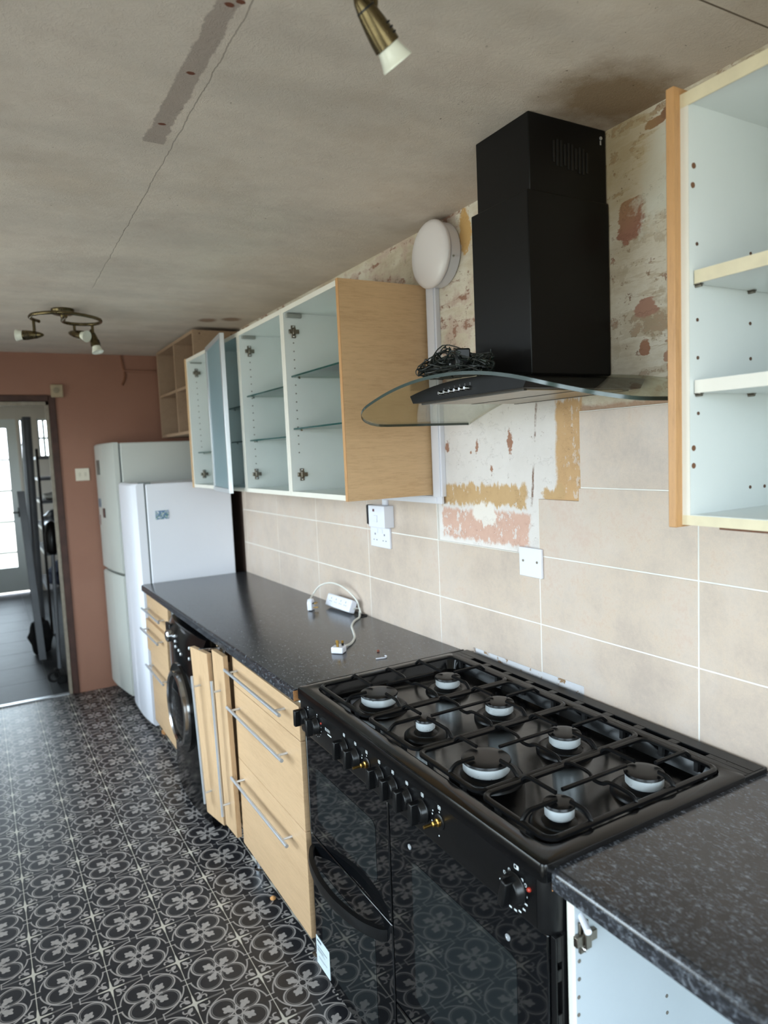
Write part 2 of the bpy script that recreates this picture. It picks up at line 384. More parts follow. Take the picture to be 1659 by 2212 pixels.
def ceiling_mat():
    M = Mat('old_painted_ceiling', (186,174,158), .75, spec=.3)
    x, y, z = M.pos()
    n1 = M.noise(2.2, 5, .6); n2 = M.noise(14, 6, .65, off=4); n3 = M.noise(60, 5, .7, off=9); n5 = M.noise(34, 4, .75, (1, 1, 1), off=6, dist=1.5); spots = M.noise(70, 2, .5, off=14)
    c = M.ramp(n1*.7 + n2*.3, [(.34, (210,196,183)), (.5, (222,210,197)), (.64, (214,200,185))])
    dark = M.noise(2.0, 3, .6, (1, 2.2, 1), off=21)
    c = M.mix((dark-.52).step(.25)*.2, c, (140,136,132))
    # unpainted strip where something was taken down
    wob = (n2-.5)*.05
    A, B = at(331, 306, z=2.3815), at(497, 0, z=2.3815); h0 = abs(at(355, 309, z=2.3815).x - at(306, 304, z=2.3815).x)/2*.9; h1 = abs(at(530, 0, z=2.3815).x - at(465, 0, z=2.3815).x)/2*.9
    tt = (A.y - y)*(1/(A.y-B.y)); strip = ((tt*(h1-h0) + h0 - (x - A.x - tt*(B.x-A.x)).abs() + (n2-.5)*.03 + (n3-.5)*.012).min(A.y + .006 - y + (n2-.5)*.008)).step(.004)
    c = M.mix(strip*.8, c, M.mix(n1, (150,136,130), (172,158,146)))
    for q in ((412,158), (350,268), (495,10), (520,4)):
        P = at(*q, z=2.3815); c = M.mix((1 - hyp((x-P.x)*(1/.009), (y-P.y)*(1/.006)) + (n3-.5)).step(.3), c, (110,66,48))
    # board joint and hairline crack
    A, B = at(262, 512, z=2.3815), at(545, 8, z=2.3815); jx = x - A.x - (A.y-y)*((B.x-A.x)/(A.y-B.y)) + (n2-.5)*.016
    crack = (.0014 - jx.abs()).step(.0015)*((3.3-y).step(.1)); c = M.mix(crack*.5, c, (120,106,96))
    jy = y - .82 + (x+.1)*.02; crack2 = (.0018 - jy.abs()).step(.002)*((x+.45).step(.05)); c = M.mix(crack2, c, (96,82,70))
    # brown damp stain beside the hood, soot spots
    P = at(1330, 215, z=2.3815)
    st = (1 - hyp((x-P.x)*(1/.16), (y-P.y)*(1/.12)) + (n2-.5)*1.2).step(.9); c = M.mix(st*.8, c, (122,94,54))
    near = (1 - hyp((x-P.x)*(1/.42), (y-P.y)*(1/.36)) + (n1-.5)*.8).step(.8)
    c = M.mix((spots-.735).step(.03)*near*.7, c, (84,62,40))
    c = M.mix((spots-.785).step(.02)*.7, c, (98,82,66))
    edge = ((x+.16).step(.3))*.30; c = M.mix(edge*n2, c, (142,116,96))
    for q in ((448,692), (500,690)):
        P = at(*q, z=2.3815); c = M.mix((1 - hyp((x-P.x)*(1/.05), (y-P.y)*(1/.05)) + (n2-.5)).step(.5)*.7, c, (120,78,50))
    M.color(c)
    fm = M.noise(1.6, 3, .5, off=31); flake = (.03 - (n5-.5).abs()).step(.04)*((fm-.42).step(.2)) + (n5-.50).step(.35)*.4
    M.bump(n3*.2 + flake*.45 + n2*.6 - crack*1.0 - crack2 - strip*.3, .35, .005); return M.m
CEIL = ceiling_mat()
def paint(name, c1, c2, rough=.6, sc=3):
    M = Mat(name, c1, rough, spec=.35); a = M.noise(sc, 4); b = M.noise(60, 4, off=3)
    M.color(M.mix(a, c1, c2)); M.bump(b, .15, .002); return M.m
PINK = paint('salmon_paint', (162,119,99), (148,104,85))
PLAIN = paint('plain_cream_wall', (214,206,194), (204,196,184))
FARFLOOR = Mat('grey_stone_floor_tile', (70,73,77), .5, spec=.22); _n = FARFLOOR.noise(6, 4); FARFLOOR.color(FARFLOOR.mix(_n, (78,81,85), (56,59,63))); FARFLOOR = FARFLOOR.m
PANEL_W = paint('white_door_paint', (224,229,226), (214,220,217), .4)

# ================================================================== the room
ZC = 2.3815; YF = 5.289; YB = -1.7; XL = -2.6
struct(obj('floor', MB().box(XL-.1, .15, YB-.1, YF+.03, -.05, 0), FLOOR))
struct(obj('ceiling', MB().box(XL-.1, .15, YB-.1, YF+.1, ZC, ZC+.08), CEIL))
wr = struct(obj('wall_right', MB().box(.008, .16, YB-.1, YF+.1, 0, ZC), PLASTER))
TW, TH, TY0, TZ0 = .5234, .2041, 1.0025, 1.0908-.2041
def rect(y0, y1, z0, z1): return [(y0,z0),(y1,z0),(y1,z1),(y0,z1)]
tile_mesh = {}
def tile(poly):
    y0 = min(p[0] for p in poly); z0 = min(p[1] for p in poly)
    key = tuple((round(a-y0,4), round(b-z0,4)) for a, b in poly)
    if key not in tile_mesh:
        o = obj('tile', MB().prism([(a-y0, b-z0) for a, b in poly], lambda a, b, t: (t, a, b), 0.0, .0085), TILE)
        bv = o.modifiers.new('bevel', 'BEVEL'); bv.width = .0012; bv.segments = 1; bv.limit_method = 'ANGLE'
        tile_mesh[key] = o
    else:
        o = tile_mesh[key].copy(); link(o)
    o.parent = wr; o.location = (0, y0, z0)
GROUT = simple('pale_grout', (236,232,226), .8, var=.12, sc=12)
gm = MB()
for b_ in ((-.566,1.3585,TZ0,TZ0+4*TH),(1.3585,TY0+TW,.947,1.4618),(TY0+TW,TY0+2*TW,.945,TZ0+2*TH),(TY0+2*TW,4.2,TZ0,TZ0+3*TH)): gm.box(.0010,.0083,*b_)
g_ = obj('grout', gm, GROUT, wr); g_['kind'] = 'stuff'
G = .0017
for k in range(-3, 7):
    for r in range(4):
        a0, a1 = TY0+k*TW+G, min(TY0+(k+1)*TW-G, 4.20); b0, b1 = TZ0+r*TH+G, TZ0+(r+1)*TH-G
        if a0 > 4.19: continue
        if r == 3 and k >= 1: continue
        if r == 2 and k == 1: continue
        if r == 3 and k == 0: tile(rect(a0, 1.3585, b0, b1)); continue
        if r == 2 and k == 0: tile([(a0,b0),(a1,b0),(a1,1.462),(1.366,1.462),(1.366,b1),(a0,b1)]); continue
        if r == 0 and k == 0: tile([(a0,b0),(1.36,b0),(1.36,.947),(a1,.947),(a1,b1),(a0,b1)]); continue
        if r == 0 and k == 1: tile([(1.86,b0),(a1,b0),(a1,b1),(a0,b1),(a0,.945),(1.86,.945)]); continue
        tile(rect(a0, a1, b0, b1))
# far salmon wall with the doorway
DX, DZ = -.955, 2.055
struct(obj('wall_far', MB().box(DX, .15, YF, YF+.10, 0, ZC).box(-1.80, DX, YF, YF+.10, DZ, ZC).box(XL-.1, -1.80, YF, YF+.10, 0, ZC), PINK))
jam = struct(obj('trim_1', MB().box(DX-.005, DX+.038, YF-.012, YF+.115, 0, DZ+.04).box(-1.84, DX-.005, YF-.012, YF+.115, DZ, DZ+.042).box(-1.84, -1.80, YF-.012, YF+.115, 0, DZ), SKIRT, bev=.004))
struct(obj('trim_2', MB().box(DX-.028, DX-.005, YF+.005, YF+.05, 0, DZ-.0).box(-1.8, DX-.005, YF+.005, YF+.05, DZ-.028, DZ), BRASS_TRIM, bev=.003))
struct(obj('trim_3', MB().box(-1.8, DX-.028, YF+.0, YF+.045, 0.0, .009), ALU, bev=.003))
# left wall with wide glazed doors, near wall with a window (behind the camera; they bring the daylight)
LY0, LY1, LY2, LY3, LZ0, LZ1 = -.80, 1.00, 1.70, 4.50, .40, 2.18
struct(obj('wall_left', MB().box(XL-.1, XL, YB-.1, LY0, 0, ZC).box(XL-.1, XL, LY1, LY2, 0, ZC).box(XL-.1, XL, LY3, YF+.1, 0, ZC).box(XL-.1, XL, LY0, LY1, 0, LZ0).box(XL-.1, XL, LY0, LY1, LZ1, ZC).box(XL-.1, XL, LY2, LY3, 0, LZ0).box(XL-.1, XL, LY2, LY3, LZ1, ZC), PLAIN))
NX0, NX1, NZ0, NZ1 = -2.45, -.15, .55, 2.25
struct(obj('wall_near', MB().box(XL-.1, NX0, YB-.1, YB, 0, ZC).box(NX1, .15, YB-.1, YB, 0, ZC).box(NX0, NX1, YB-.1, YB, 0, NZ0).box(NX0, NX1, YB-.1, YB, NZ1, ZC), PLAIN))
def window(name, org, ux, w_, h_, nx, nz, thick=.05, bar=.022, fr=.06):
    """window in a wall: frame with glazing bars (parts) and one pane per light"""
    ux = Vector(ux); nrm = ux.cross(Vector((0,0,1))); org = Vector(org)
    W = lambda a, b, t: org + ux*a + Vector((0,0,b)) + nrm*t
    def bx(mb, a0, a1, b0, b1, t): mb.obox(W((a0+a1)/2, (b0+b1)/2, 0), ux, (0,0,1), nrm, (a1-a0)/2, (b1-b0)/2, t/2); return mb
    m = MB(); bx(m, 0, fr, 0, h_, thick); bx(m, w_-fr, w_, 0, h_, thick); bx(m, fr, w_-fr, 0, fr, thick); bx(m, fr, w_-fr, h_-fr, h_, thick)
    f = struct(obj(name, m, PANEL_W, org=org))
    iw, ih = (w_-2*fr)/nx, (h_-2*fr)/nz
    for i in range(1, nx): obj('glazing_bar', bx(MB(), fr+i*iw-bar/2, fr+i*iw+bar/2, fr, h_-fr, thick*.7), PANEL_W, f)
    for j in range(1, nz): obj('glazing_bar', bx(MB(), fr, w_-fr, fr+j*ih-bar/2, fr+j*ih+bar/2, thick*.6), PANEL_W, f)
    for i in range(nx):
        for j in range(nz):
            obj('pane', bx(MB(), fr+i*iw+bar/2, fr+(i+1)*iw-bar/2, fr+j*ih+bar/2, fr+(j+1)*ih-bar/2, .004), CLEAR, f)
    return f
window('window_1', (XL-.05, LY1, LZ0), (0,-1,0), LY1-LY0, LZ1-LZ0, 3, 1, bar=.07)
window('window_5', (XL-.05, LY3, LZ0), (0,-1,0), LY3-LY2, LZ1-LZ0, 3, 1, bar=.07)
window('window_2', (NX0, YB-.05, NZ0), (1,0,0), NX1-NX0, NZ1-NZ0, 2, 1, bar=.07)
# room beyond the doorway
YE = 10.0; XR2 = -.62
ff = struct(obj('floor', MB().box(XL-.1, XR2+.1, YF+.03, YE+.1, -.06, -.006), paint('grey_grout', (128,130,132), (116,118,120))))
tm = None
for i in range(4):
    for j in range(10):
        x0, y0 = -2.6+i*.512-.02, YF+.045+j*.475
        if y0 > YE: continue
        if tm is None:
            tm = obj('floor_tile', MB().box(0, .506, 0, .469, -.01, 0), FARFLOOR); t_ = tm
        else: t_ = tm.copy(); link(t_)
        t_.parent = ff; t_.location = (x0, y0, 0)
struct(obj('ceiling', MB().box(XL-.1, XR2+.1, YF+.1, YE+.1, ZC, ZC+.08), PLAIN))
FY0, FY1, FZ0, FZ1 = 7.7, 9.3, .95, 2.10
struct(obj('wall_left', MB().box(XL-.1, XL, YF+.1, FY0, 0, ZC).box(XL-.1, XL, FY1, YE+.1, 0, ZC).box(XL-.1, XL, FY0, FY1, 0, FZ0).box(XL-.1, XL, FY0, FY1, FZ1, ZC), PLAIN))
window('added_window_6', (XL-.05, FY1, FZ0), (0,-1,0), FY1-FY0, FZ1-FZ0, 3, 1, bar=.07)  # unseen window, added with its portal to brighten the room beyond the doorway
window_portal('added_portal_far_left', (-2.71, 8.5, 1.525), (1, 0, 0), 1.6, 1.15)
struct(obj('wall_right', MB().box(XR2, XR2+.1, YF+.1, YE+.1, 0, ZC), paint('dim_grey_wall', (150,144,138), (136,130,126))))
xr = at(59, 1200, y=YE).x; xs = xr+.03; xs2 = at(66, 1000, y=YE).x; xw = at(82, 950, y=YE).x; xw2 = at(110, 950, y=YE).x
dt = at(40, 905, y=YE).z; wt = at(95, 920, y=YE).z; wb = at(95, 988, y=YE).z
DW = .84; xl = xr-DW
wall = MB().box(XL-.1, xl, YE, YE+.1, 0, ZC).box(xl, xw2, YE, YE+.1, dt, ZC).box(xw2, XR2+.1, YE, YE+.1, 0, ZC)
wall.box(xr, xs, YE, YE+.1, 0, dt).box(xs, xs2, YE, YE+.1, 0, .95).box(xs2, xw, YE, YE+.1, 0, dt).box(xw, xw2, YE, YE+.1, 0, wb)
struct(obj('wall_far', wall, PLAIN))
d1 = window('door_1', (xl, YE+.05, .02), (1,0,0), DW, dt-.02, 2, 5, fr=.115, bar=.026)
obj('door_handle', MB().box(xr-.06, xr-.03, YE-.06, YE+.02, .98, 1.10).cyl((xr-.045, YE-.055, 1.04), (xr-.16, YE-.055, 1.04), .010), simple('dark_handle', (50,48,46), .3, metal=.8), d1)
obj('bottom_rail', MB().box(xl+.1, xr-.1, YE+.02, YE+.08, .10, .34), PANEL_W, d1)
window('window_3', (xs, YE+.05, .95), (1,0,0), xs2-xs, dt-.95, 1, 4, fr=.02)
window('window_4', (xw, YE+.05, wb), (1,0,0), xw2-xw, dt-wb, 2, 2, fr=.025, bar=.03)

# ================================================================== wall cabinets
def pin_holes(root, pts, r=.0028, m=None, ax=(0,-1,0)):
    mb = MB()
    for p in pts: mb.lathe([(r, 0), (r, .0012)], Vector(p), ax, 8)
    o = obj('pin_holes', mb, m or simple('pin_hole_dark', (110,104,96), .8), root); o['kind'] = 'stuff'; return o
def hinge_plate(root, p, s=1.0, yn=-1):
    """metal mounting plate: upright plate with an arm across, two screws, on a panel that faces the room end"""
    x, y, z = p; m = MB()
    m.box(x-.009*s, x+.009*s, y-.006, y, z-.024*s, z+.024*s).box(x-.020*s, x+.022*s, y-.011, y-.002, z-.008*s, z+.008*s)
    m.box(x-.006*s, x+.006*s, y-.016, y-.008, z-.013*s, z+.013*s)
    o = obj('hinge_plate', m, NICKEL, root, bev=.0015)
    for dz in (-.018, .018): obj('screw', MB().lathe([(.0045*s, 0), (.0045*s, .009), (.003*s, .011)], (x, y, z+dz*s), (0,-1,0), 10), STEEL, o, smooth=40)
def glass_shelf(root, x0, x1, y0, y1, z, t=.006):
    o = obj('glass_shelf', MB().box(x0+.0015, x1, y0, y1, z-t/2, z+t/2), SHELF_GLASS, root)
    obj('front_edge', MB().box(x0, x0+.0015, y0, y1, z-t/2, z+t/2), GLASS_EDGE, o); return o
FX = -.34
def wall_unit(y0, y1, label, far_m=WHITE, near_m=WHITE, near_t=.018, hinge=(), shelves=(), z0=1.459, z1=2.183, damper=None):
    t = thing('wall_cabinet', label, 'cabinet', (-.17, (y0+y1)/2, z0), 'white wall cabinets left of the hood')
    T = .018; xb = -.004
    obj('side_panel', MB().box(FX+.0, xb, y1-T, y1-.0008, z0, z1), far_m, t, bev=.0008)
    obj('side_panel', MB().box(FX - (.004 if near_m is OAK_H else 0), xb, y0+.0008, y0+near_t, z0 - (.002 if near_m is OAK_H else 0), z1+(.002 if near_m is OAK_H else 0)), near_m, t, bev=.0008, label='oak effect end panel' if near_m is OAK_H else None)
    obj('top_panel', MB().box(FX+.0005, xb, y0+near_t, y1-T, z1-T, z1), WHITE, t)
    obj('bottom_panel', MB().box(FX+.0005, xb, y0+near_t, y1-T, z0, z0+T), WHITE, t)
    obj('back_panel', MB().box(xb-.004, xb, y0+near_t, y1-T, z0+T, z1-T), WHITE, t)
    e_ = MB().box(FX-.0012, FX+.0003, y1-T, y1-.0008, z0, z1).box(FX-.0012, FX+.0003, y0+near_t, y1-T, z1-T, z1).box(FX-.0012, FX+.0003, y0+near_t, y1-T, z0, z0+T)
    if near_m is WHITE: e_.box(FX-.0012, FX+.0003, y0+.0008, y0+near_t, z0, z1)
    obj('edge_band', e_, WHITE_EDGE, t)
    yi = y1-T
    for p in hinge: hinge_plate(t, (at(*p, y=yi).x, yi, at(*p, y=yi).z))
    for p in shelves:
        P = at(*p, y=yi); glass_shelf(t, P.x, xb-.012, y0+near_t+.002, yi-.002, P.z)
        for xx in (P.x+.03, -.06): obj('shelf_pin', MB().cyl((xx, yi, P.z-.006), (xx, yi-.012, P.z-.006), .003, 8), STEEL, t)
    if damper:
        P = at(*damper, y=yi); obj('soft_close_damper', MB().box(P.x-.03, P.x+.035, yi-.016, yi-.002, P.z-.008, P.z+.008), GREY_PLASTIC, t, bev=.003)
    return t
A = wall_unit(2.0605, 2.565, 'open white wall cabinet with oak effect end panel nearest the hood', near_m=OAK_H, hinge=((633,717),(652,1025)), shelves=((629,814),(634,927),(642,1064)), damper=(631,683))
pin_holes(A, [at(634+i*.95, 741+i*18.2, y=2.546) for i in range(14)])
obj('front_edge', MB().box(FX-.0055, FX-.0035, 2.0613, 2.0785, 1.457, 2.185), OAK_EDGE, [c for c in A.children if c.name.startswith('side_panel')][1])
B = wall_unit(2.565, 3.098, 'open white wall cabinet with two glass shelves, second from the hood', hinge=((538,759),(554,1024)), shelves=((533,857),(540,952)), damper=(534,729))
pin_holes(B, [at(540+i*.95, 783+i*15.6, y=3.079) for i in range(15)])
D = wall_unit(3.098, 3.560, 'white wall cabinet with a frosted glass door left ajar', shelves=((494,884),(500,956)))
E_ = wall_unit(3.560, 4.012, 'open white wall cabinet at the far end beside the fridges', far_m=WHITE, hinge=((424,806),(441,1024)), shelves=((428,978),), damper=(421,783))
pin_holes(E_, [at(424.5+i*1.02, 826+i*12.7, y=3.993) for i in range(12)])
obj('end_panel', MB().box(FX-.006, -.004, 4.012, 4.032, 1.457, 2.186), OAK_H, E_, bev=.001, label='oak effect end panel')
# the frosted door of D, hinged at its far side
th = math.radians(7.5); DWD = .452; hx, hy = FX-.002, 3.552
dn = Vector((-math.cos(th), math.sin(th)*1.0, 0)); dl = Vector((-math.sin(th), -math.cos(th), 0)); hp = Vector((hx, hy, 0))
def dbx(mb, a0, a1, t0, t1, z0, z1):
    c = hp + dl*((a0+a1)/2) + dn*((t0+t1)/2) + Vector((0,0,(z0+z1)/2)); mb.obox(c, dl, dn, (0,0,1), (a1-a0)/2, (t1-t0)/2, (z1-z0)/2); return mb
z0, z1 = 1.455, 2.180
dm = MB(); dbx(dm, 0, .022, 0, .020, z0, z1); dbx(dm, DWD-.022, DWD, 0, .020, z0, z1); dbx(dm, .022, DWD-.022, 0, .020, z0, z0+.022); dbx(dm, .022, DWD-.022, 0, .020, z1-.022, z1)
df = obj('door', dm, ALU, D, bev=.0015, label='aluminium framed frosted glass door ajar')
obj('frosted_pane', dbx(MB(), .022, DWD-.022, .006, .012, z0+.022, z1-.022), FROST, df)
obj('door_hinge', dbx(dbx(MB(), .005, .05, -.03, 0, z0+.07, z0+.10), .005, .05, -.03, 0, z1-.10, z1-.07), NICKEL, df)

# right-hand wall cabinet (open, cut by the frame)
RY, RZ0, RZ1, RX = .800, 1.469, 2.192, -.33
rc = thing('wall_cabinet', 'open white wall cabinet with thick shelves and oak edge, right of the hood', 'cabinet', (-.17, .5, RZ0))
yi = RY-.019; yo = .20
obj('side_panel', MB().box(RX+.002, -.004, yi, RY-.004, RZ0+.012, RZ1), WHITE, rc)
obj('end_panel', MB().box(RX-.016, -.004, RY-.004, RY+.012, RZ0-.004, RZ1+.012), OAK_EDGE, rc, bev=.0015, label='oak effect outer end panel')
obj('side_panel', MB().box(RX+.002, -.004, yo, yo+.018, RZ0+.0, RZ1), WHITE, rc)
obj('top_panel', MB().box(RX+.002, -.004, yo+.018, yi, RZ1-.018, RZ1), WHITE, rc)
obj('bottom_panel', MB().box(RX+.002, -.004, yo+.018, yi, RZ0, RZ0+.018), WHITE, rc)
for q in ((RZ1-.022, RZ1), (RZ0, RZ0+.017)): obj('edge_band', MB().box(RX, RX+.002, yo, RY-.004, *q), CREAM_EDGE, rc)
obj('torn_edge', MB().box(RX+.0005, RX+.012, yo, RY-.075, RZ0-.0035, RZ0), simple('torn_chipboard', (120,78,56), .95, var=.4, sc=160), rc, label='torn brown underside edge')
obj('edge_band', MB().box(RX+.0005, RX+.002, yi, RY-.004, RZ0+.017, RZ1-.022), WHITE_EDGE, rc)
obj('back_panel', MB().box(-.009, -.004, yo+.018, yi, RZ0+.018, RZ1-.018), WHITE, rc)
for zt in (1.903, 1.719):
    s_ = obj('shelf', MB().box(-.316, -.012, yo+.019, yi-.002, zt-.022, zt), WHITE, rc)
    obj('edge_band', MB().box(-.318, -.316, yo+.019, yi-.002, zt-.022, zt), CREAM_EDGE if zt > 1.8 else WHITE_EDGE, s_)
    for xx in (-.312, -.162): obj('shelf_pin', MB().cyl((xx, yi, zt-.025), (xx, yi-.012, zt-.025), .003, 8).box(xx-.005, xx+.005, yi-.012, yi, zt-.0235, zt-.022), NICKEL, rc)
pin_holes(rc, [at(*p, y=yi) for p in ((1505,527),(1506,691),(1507,773),(1620,699),(1621,775),(1621,548),(1620,1052),(1651,1050),(1508,893))], .0032, simple('hole_brown', (92,66,50), .9))
pin_holes(rc, [at(*p, y=yi) for p in ((1498,358),(1496,400),(1498,968),(1498,1006))], .005, simple('torn_screw_hole', (120,84,60), .95))
obj('hanging_bracket', MB().box(-.075, -.012, yi-.03, yi, 2.085, 2.135), GREY_PLASTIC, rc, bev=.004)

# raw open shelf unit above the fridges
SY0, SY1, SZ0, SZ1, SX = 4.063, 5.02, 1.775, 2.362, -.28
su = thing('shelf_unit', 'raw birch open shelf box up against the ceiling above the fridges', 'shelf unit', (-.14, (SY0+SY1)/2, SZ0))
obj('side_panel', MB().box(SX, -.002, SY0, SY0+.018, SZ0, SZ1), PINE, su, bev=.001)
obj('side_panel', MB().box(SX, -.002, SY1-.018, SY1, SZ0, SZ1), PINE, su, bev=.001)
obj('top_panel', MB().box(SX, -.002, SY0+.018, SY1-.018, SZ1-.018, SZ1), PINE, su)
obj('bottom_panel', MB().box(SX, -.002, SY0+.018, SY1-.018, SZ0, SZ0+.018), PINE, su)
ym = 4.545
obj('divider', MB().box(SX+.004, -.012, ym-.009, ym+.009, SZ0+.018, SZ1-.018), PINE, su)
obj('back_panel', MB().box(-.012, -.002, SY0+.018, SY1-.018, SZ0+.018, SZ1-.018), PINE, su)
for a0, a1 in ((SY0+.018, ym-.009), (ym+.009, SY1-.018)): obj('shelf', MB().box(SX+.006, -.012, a0, a1, 2.050, 2.066), PINE, su)
obj('screw', MB().lathe([(.005,0),(.005,.001)], (SX+.04, SY0, SZ1-.02), (0,-1,0), 8).lathe([(.005,0),(.005,.001)], (-.05, SY0, SZ1-.02), (0,-1,0), 8), simple('rusty_screw', (90,60,44), .7), su)

# ================================================================== worktops
def worktop(name, label, y0, y1, x0, z_at, thick=.038):
    """post-formed slab, front edge rounded; z_at(y) lets it sag a little"""
    loops = []
    for y in (y0, y1):
        z = z_at(y); r = .012; P = []
        for a in range(0, 91, 18): P.append((x0 + r - r*math.cos(math.radians(a)), y, z - r + r*math.sin(math.radians(a))))
        P += [(-.001, y, z), (-.001, y, z-thick), (x0+.004, y, z-thick), (x0, y, z-thick+.004)]
        loops.append(P)
    o = obj(name, MB().loft(loops), WORKTOP, smooth=30, org=(x0/2, (y0+y1)/2, z_at((y0+y1)/2)-thick))
    return tag(o, label, 'worktop')
ZL = lambda y: .9008 + (4.20-y)/(4.20-1.91)*(.9215-.9008)
wl = worktop('worktop', 'long black granite effect worktop running from the cooker to the fridges', 1.905, 4.205, -.640, ZL)
obj('end_strip', MB().box(-.60, -.012, 1.8965, 1.9045, .900, .931), BLACK_PLASTIC, wl, bev=.002, label='black metal joining strip')
obj('chipped_end', MB().box(-.640, -.618, 1.9035, 1.9055, .886, .917), CHIP, wl, label='bare chipboard end')
wrt = worktop('worktop', 'black granite effect worktop at the near right, beside the cooker', .02, .834, -.620, lambda y: .911, .040)
obj('end_strip', MB().box(-.608, -.008, .8343, .8405, .896, .921), BLACK_PLASTIC, wrt, bev=.002, label='black metal joining strip')
obj('chipped_end', MB().box(-.6195, -.600, .8335, .8347, .872, .886), CHIP, wrt, label='bare chipboard chip')

# ================================================================== base units
def bar_handle(root, p0, p1, face, r=.006, inset=.045):
    p0, p1 = Vector(p0), Vector(p1); d = (p1-p0).normalized()
    o = obj('handle', MB().cyl(p0, p1, r, 14), ALU, root, smooth=40, label='slim brushed steel bar handle')
    for p in (p0+d*inset, p1-d*inset):
        q = Vector(face(p)); obj('handle_post', MB().cyl(p, q, .0045, 8), ALU, o, smooth=40)
    return o
def front(root, name, x, y0, y1, z0, z1, m, t=.018):
    return obj(name, MB().box(x, x+t, y0, y1, z0, z1), m, root, bev=.0012)
def drawer_unit(label, y0, y1, zs, hz, xf=-.617, legs=(), hy=None):
    t = thing('drawer_unit', label, 'drawer unit', (-.30, (y0+y1)/2, 0), 'birch effect drawer units')
    obj('carcass', MB().box(xf+.020, -.02, y0+.002, y0+.018, .11, .862).box(xf+.020, -.02, y1-.018, y1-.002, .11, .862).box(xf+.020, -.02, y0+.018, y1-.018, .11, .126).box(xf+.02, -.02, y0+.018, y1-.018, .846, .862).box(-.03, -.02, y0+.018, y1-.018, .126, .846), WHITE, t)
    xf0 = xf
    for i in range(3):
        xf = xf0 - (.014 if y0 > 3 and i == 1 else 0)
        f = front(t, 'drawer_front', xf, y0+.001, y1-.001, zs[i+1]+.0012, zs[i]-.0012, BIRCH_H)
        a0, a1 = hy or (y0+.045, y1-.02)
        z = hz[i]; bar_handle(f, (xf-.036, a0, z), (xf-.036, a1, z), lambda p: (xf, p.y, p.z))
    for lx, ly in legs: obj('leg', MB().lathe([(.028,0),(.028,.008),(.018,.012),(.018,.10),(.03,.11)], (lx, ly, 0), n=16), STEEL, t, smooth=40, label='round chrome leg')
    return t
drawer_unit('birch effect three drawer unit next to the cooker', 1.925, 2.578, (.858, .746, .456, .105), (.815, .668, .387), legs=((-.565, 2.535), (-.10, 2.535), (-.10, 1.98), (-.565, 1.98)), hy=(2.0, 2.565))
drawer_unit('birch effect three drawer unit between the washing machine and the fridge', 3.66, 4.195, (.850, .705, .52, .085), (.770, .655, .435), legs=((-.50, 3.72), (-.50, 4.14), (-.1, 3.72), (-.1, 4.14)), hy=(3.72, 4.17))
# narrow cabinet with two slim doors, the left one ajar
nc = thing('base_cabinet', 'narrow birch effect base cabinet with two slim tall doors beside the washing machine', 'cabinet', (-.30, 2.73, 0))
obj('carcass', MB().box(-.588, -.02, 2.584, 2.60, .11, .862).box(-.588, -.02, 2.872, 2.888, .11, .862).box(-.588, -.02, 2.60, 2.872, .11, .126).box(-.588, -.02, 2.60, 2.872, .846, .862).box(-.03,-.02,2.60,2.872,.126,.846), BIRCH_V, nc)
def slim_door(p0, p1, z0, z1, t, ha, lean=.0):
    p0, p1 = Vector((*p0,0)), Vector((*p1,0)); d = (p1-p0).normalized(); n = Vector((-d.y, d.x, 0))
    if n.x > 0: n = -n
    L = (p1-p0).length
    ln = lambda z: n*lean*((z-z0)/(z1-z0)-.5)*2
    f = obj('door', MB().loft([[q + ln(z) + Vector((0,0,z)) for q in (p0, p1, p1-n*t, p0-n*t)] for z in (z0, z1)]), BIRCH_V, nc, bev=.0012)
    b = p0 + d*ha + n*.032
    bar_handle(f, b + ln(z0+.075) + Vector((0,0,z0+.075)), b + ln(z1-.105) + Vector((0,0,z1-.105)), lambda p: Vector(p) - n*.032)
    return f
slim_door((-.652, 2.712), (-.646, 2.583), .128, .862, .020, .070, .006)
slim_door((-.690, 2.876), (-.664, 2.722), .117, .845, .020, .066, .013)
obj('door_hinge', MB().obox((-.640, 2.80, .840), (1,-.2,0), (0,1,0), (0,0,1), .045, .008, .006), STEEL, nc, bev=.001)
obj('door_hinge', MB().box(-.61,-.588,2.70,2.73,.80,.85), STEEL, nc, bev=.001)
obj('leg', MB().lathe([(.028,0),(.028,.008),(.018,.012),(.018,.10),(.03,.11)], (-.54, 2.64, 0), n=16), STEEL, nc, smooth=40)
obj('leg', MB().lathe([(.028,0),(.028,.008),(.018,.012),(.018,.10),(.03,.11)], (-.10, 2.74, 0), n=16), STEEL, nc, smooth=40)
# open white base cabinet at the near right
bc = thing('base_cabinet', 'open white base cabinet without a door under the near right worktop', 'cabinet', (-.30, .45, 0))
by = .833
obj('side_panel', MB().box(-.588, -.02, by-.018, by-.001, .12, .868), WHITE_SHADED, bc)
obj('edge_band', MB().box(-.5895, -.588, by-.018, by-.001, .12, .868), WHITE_EDGE, bc)
obj('side_panel', MB().box(-.588, -.02, .04, .058, .12, .868), WHITE, bc)
obj('bottom_panel', MB().box(-.588, -.02, .058, by-.018, .12, .138), WHITE, bc)
obj('back_panel', MB().box(-.03, -.02, .058, by-.018, .138, .868), WHITE, bc)
obj('top_rail', MB().box(-.588, -.48, .058, by-.018, .850, .868).box(-.12, -.03, .058, by-.018, .850, .868), WHITE_EDGE, bc)
hinge_plate(bc, (-.572, by-.018, .786), 1.15)
obj('adjusting_screw', MB().cyl((-.574, by-.018, .822), (-.590, by-.050, .818), .006, 10), WHITE_PLASTIC, bc, smooth=40)
pin_holes(bc, [at(*p, y=by-.018) for p in ((1251,2076),(1251,2115),(1250,2154),(1250,2192),(1440,2151),(1441,2187))], .0035)
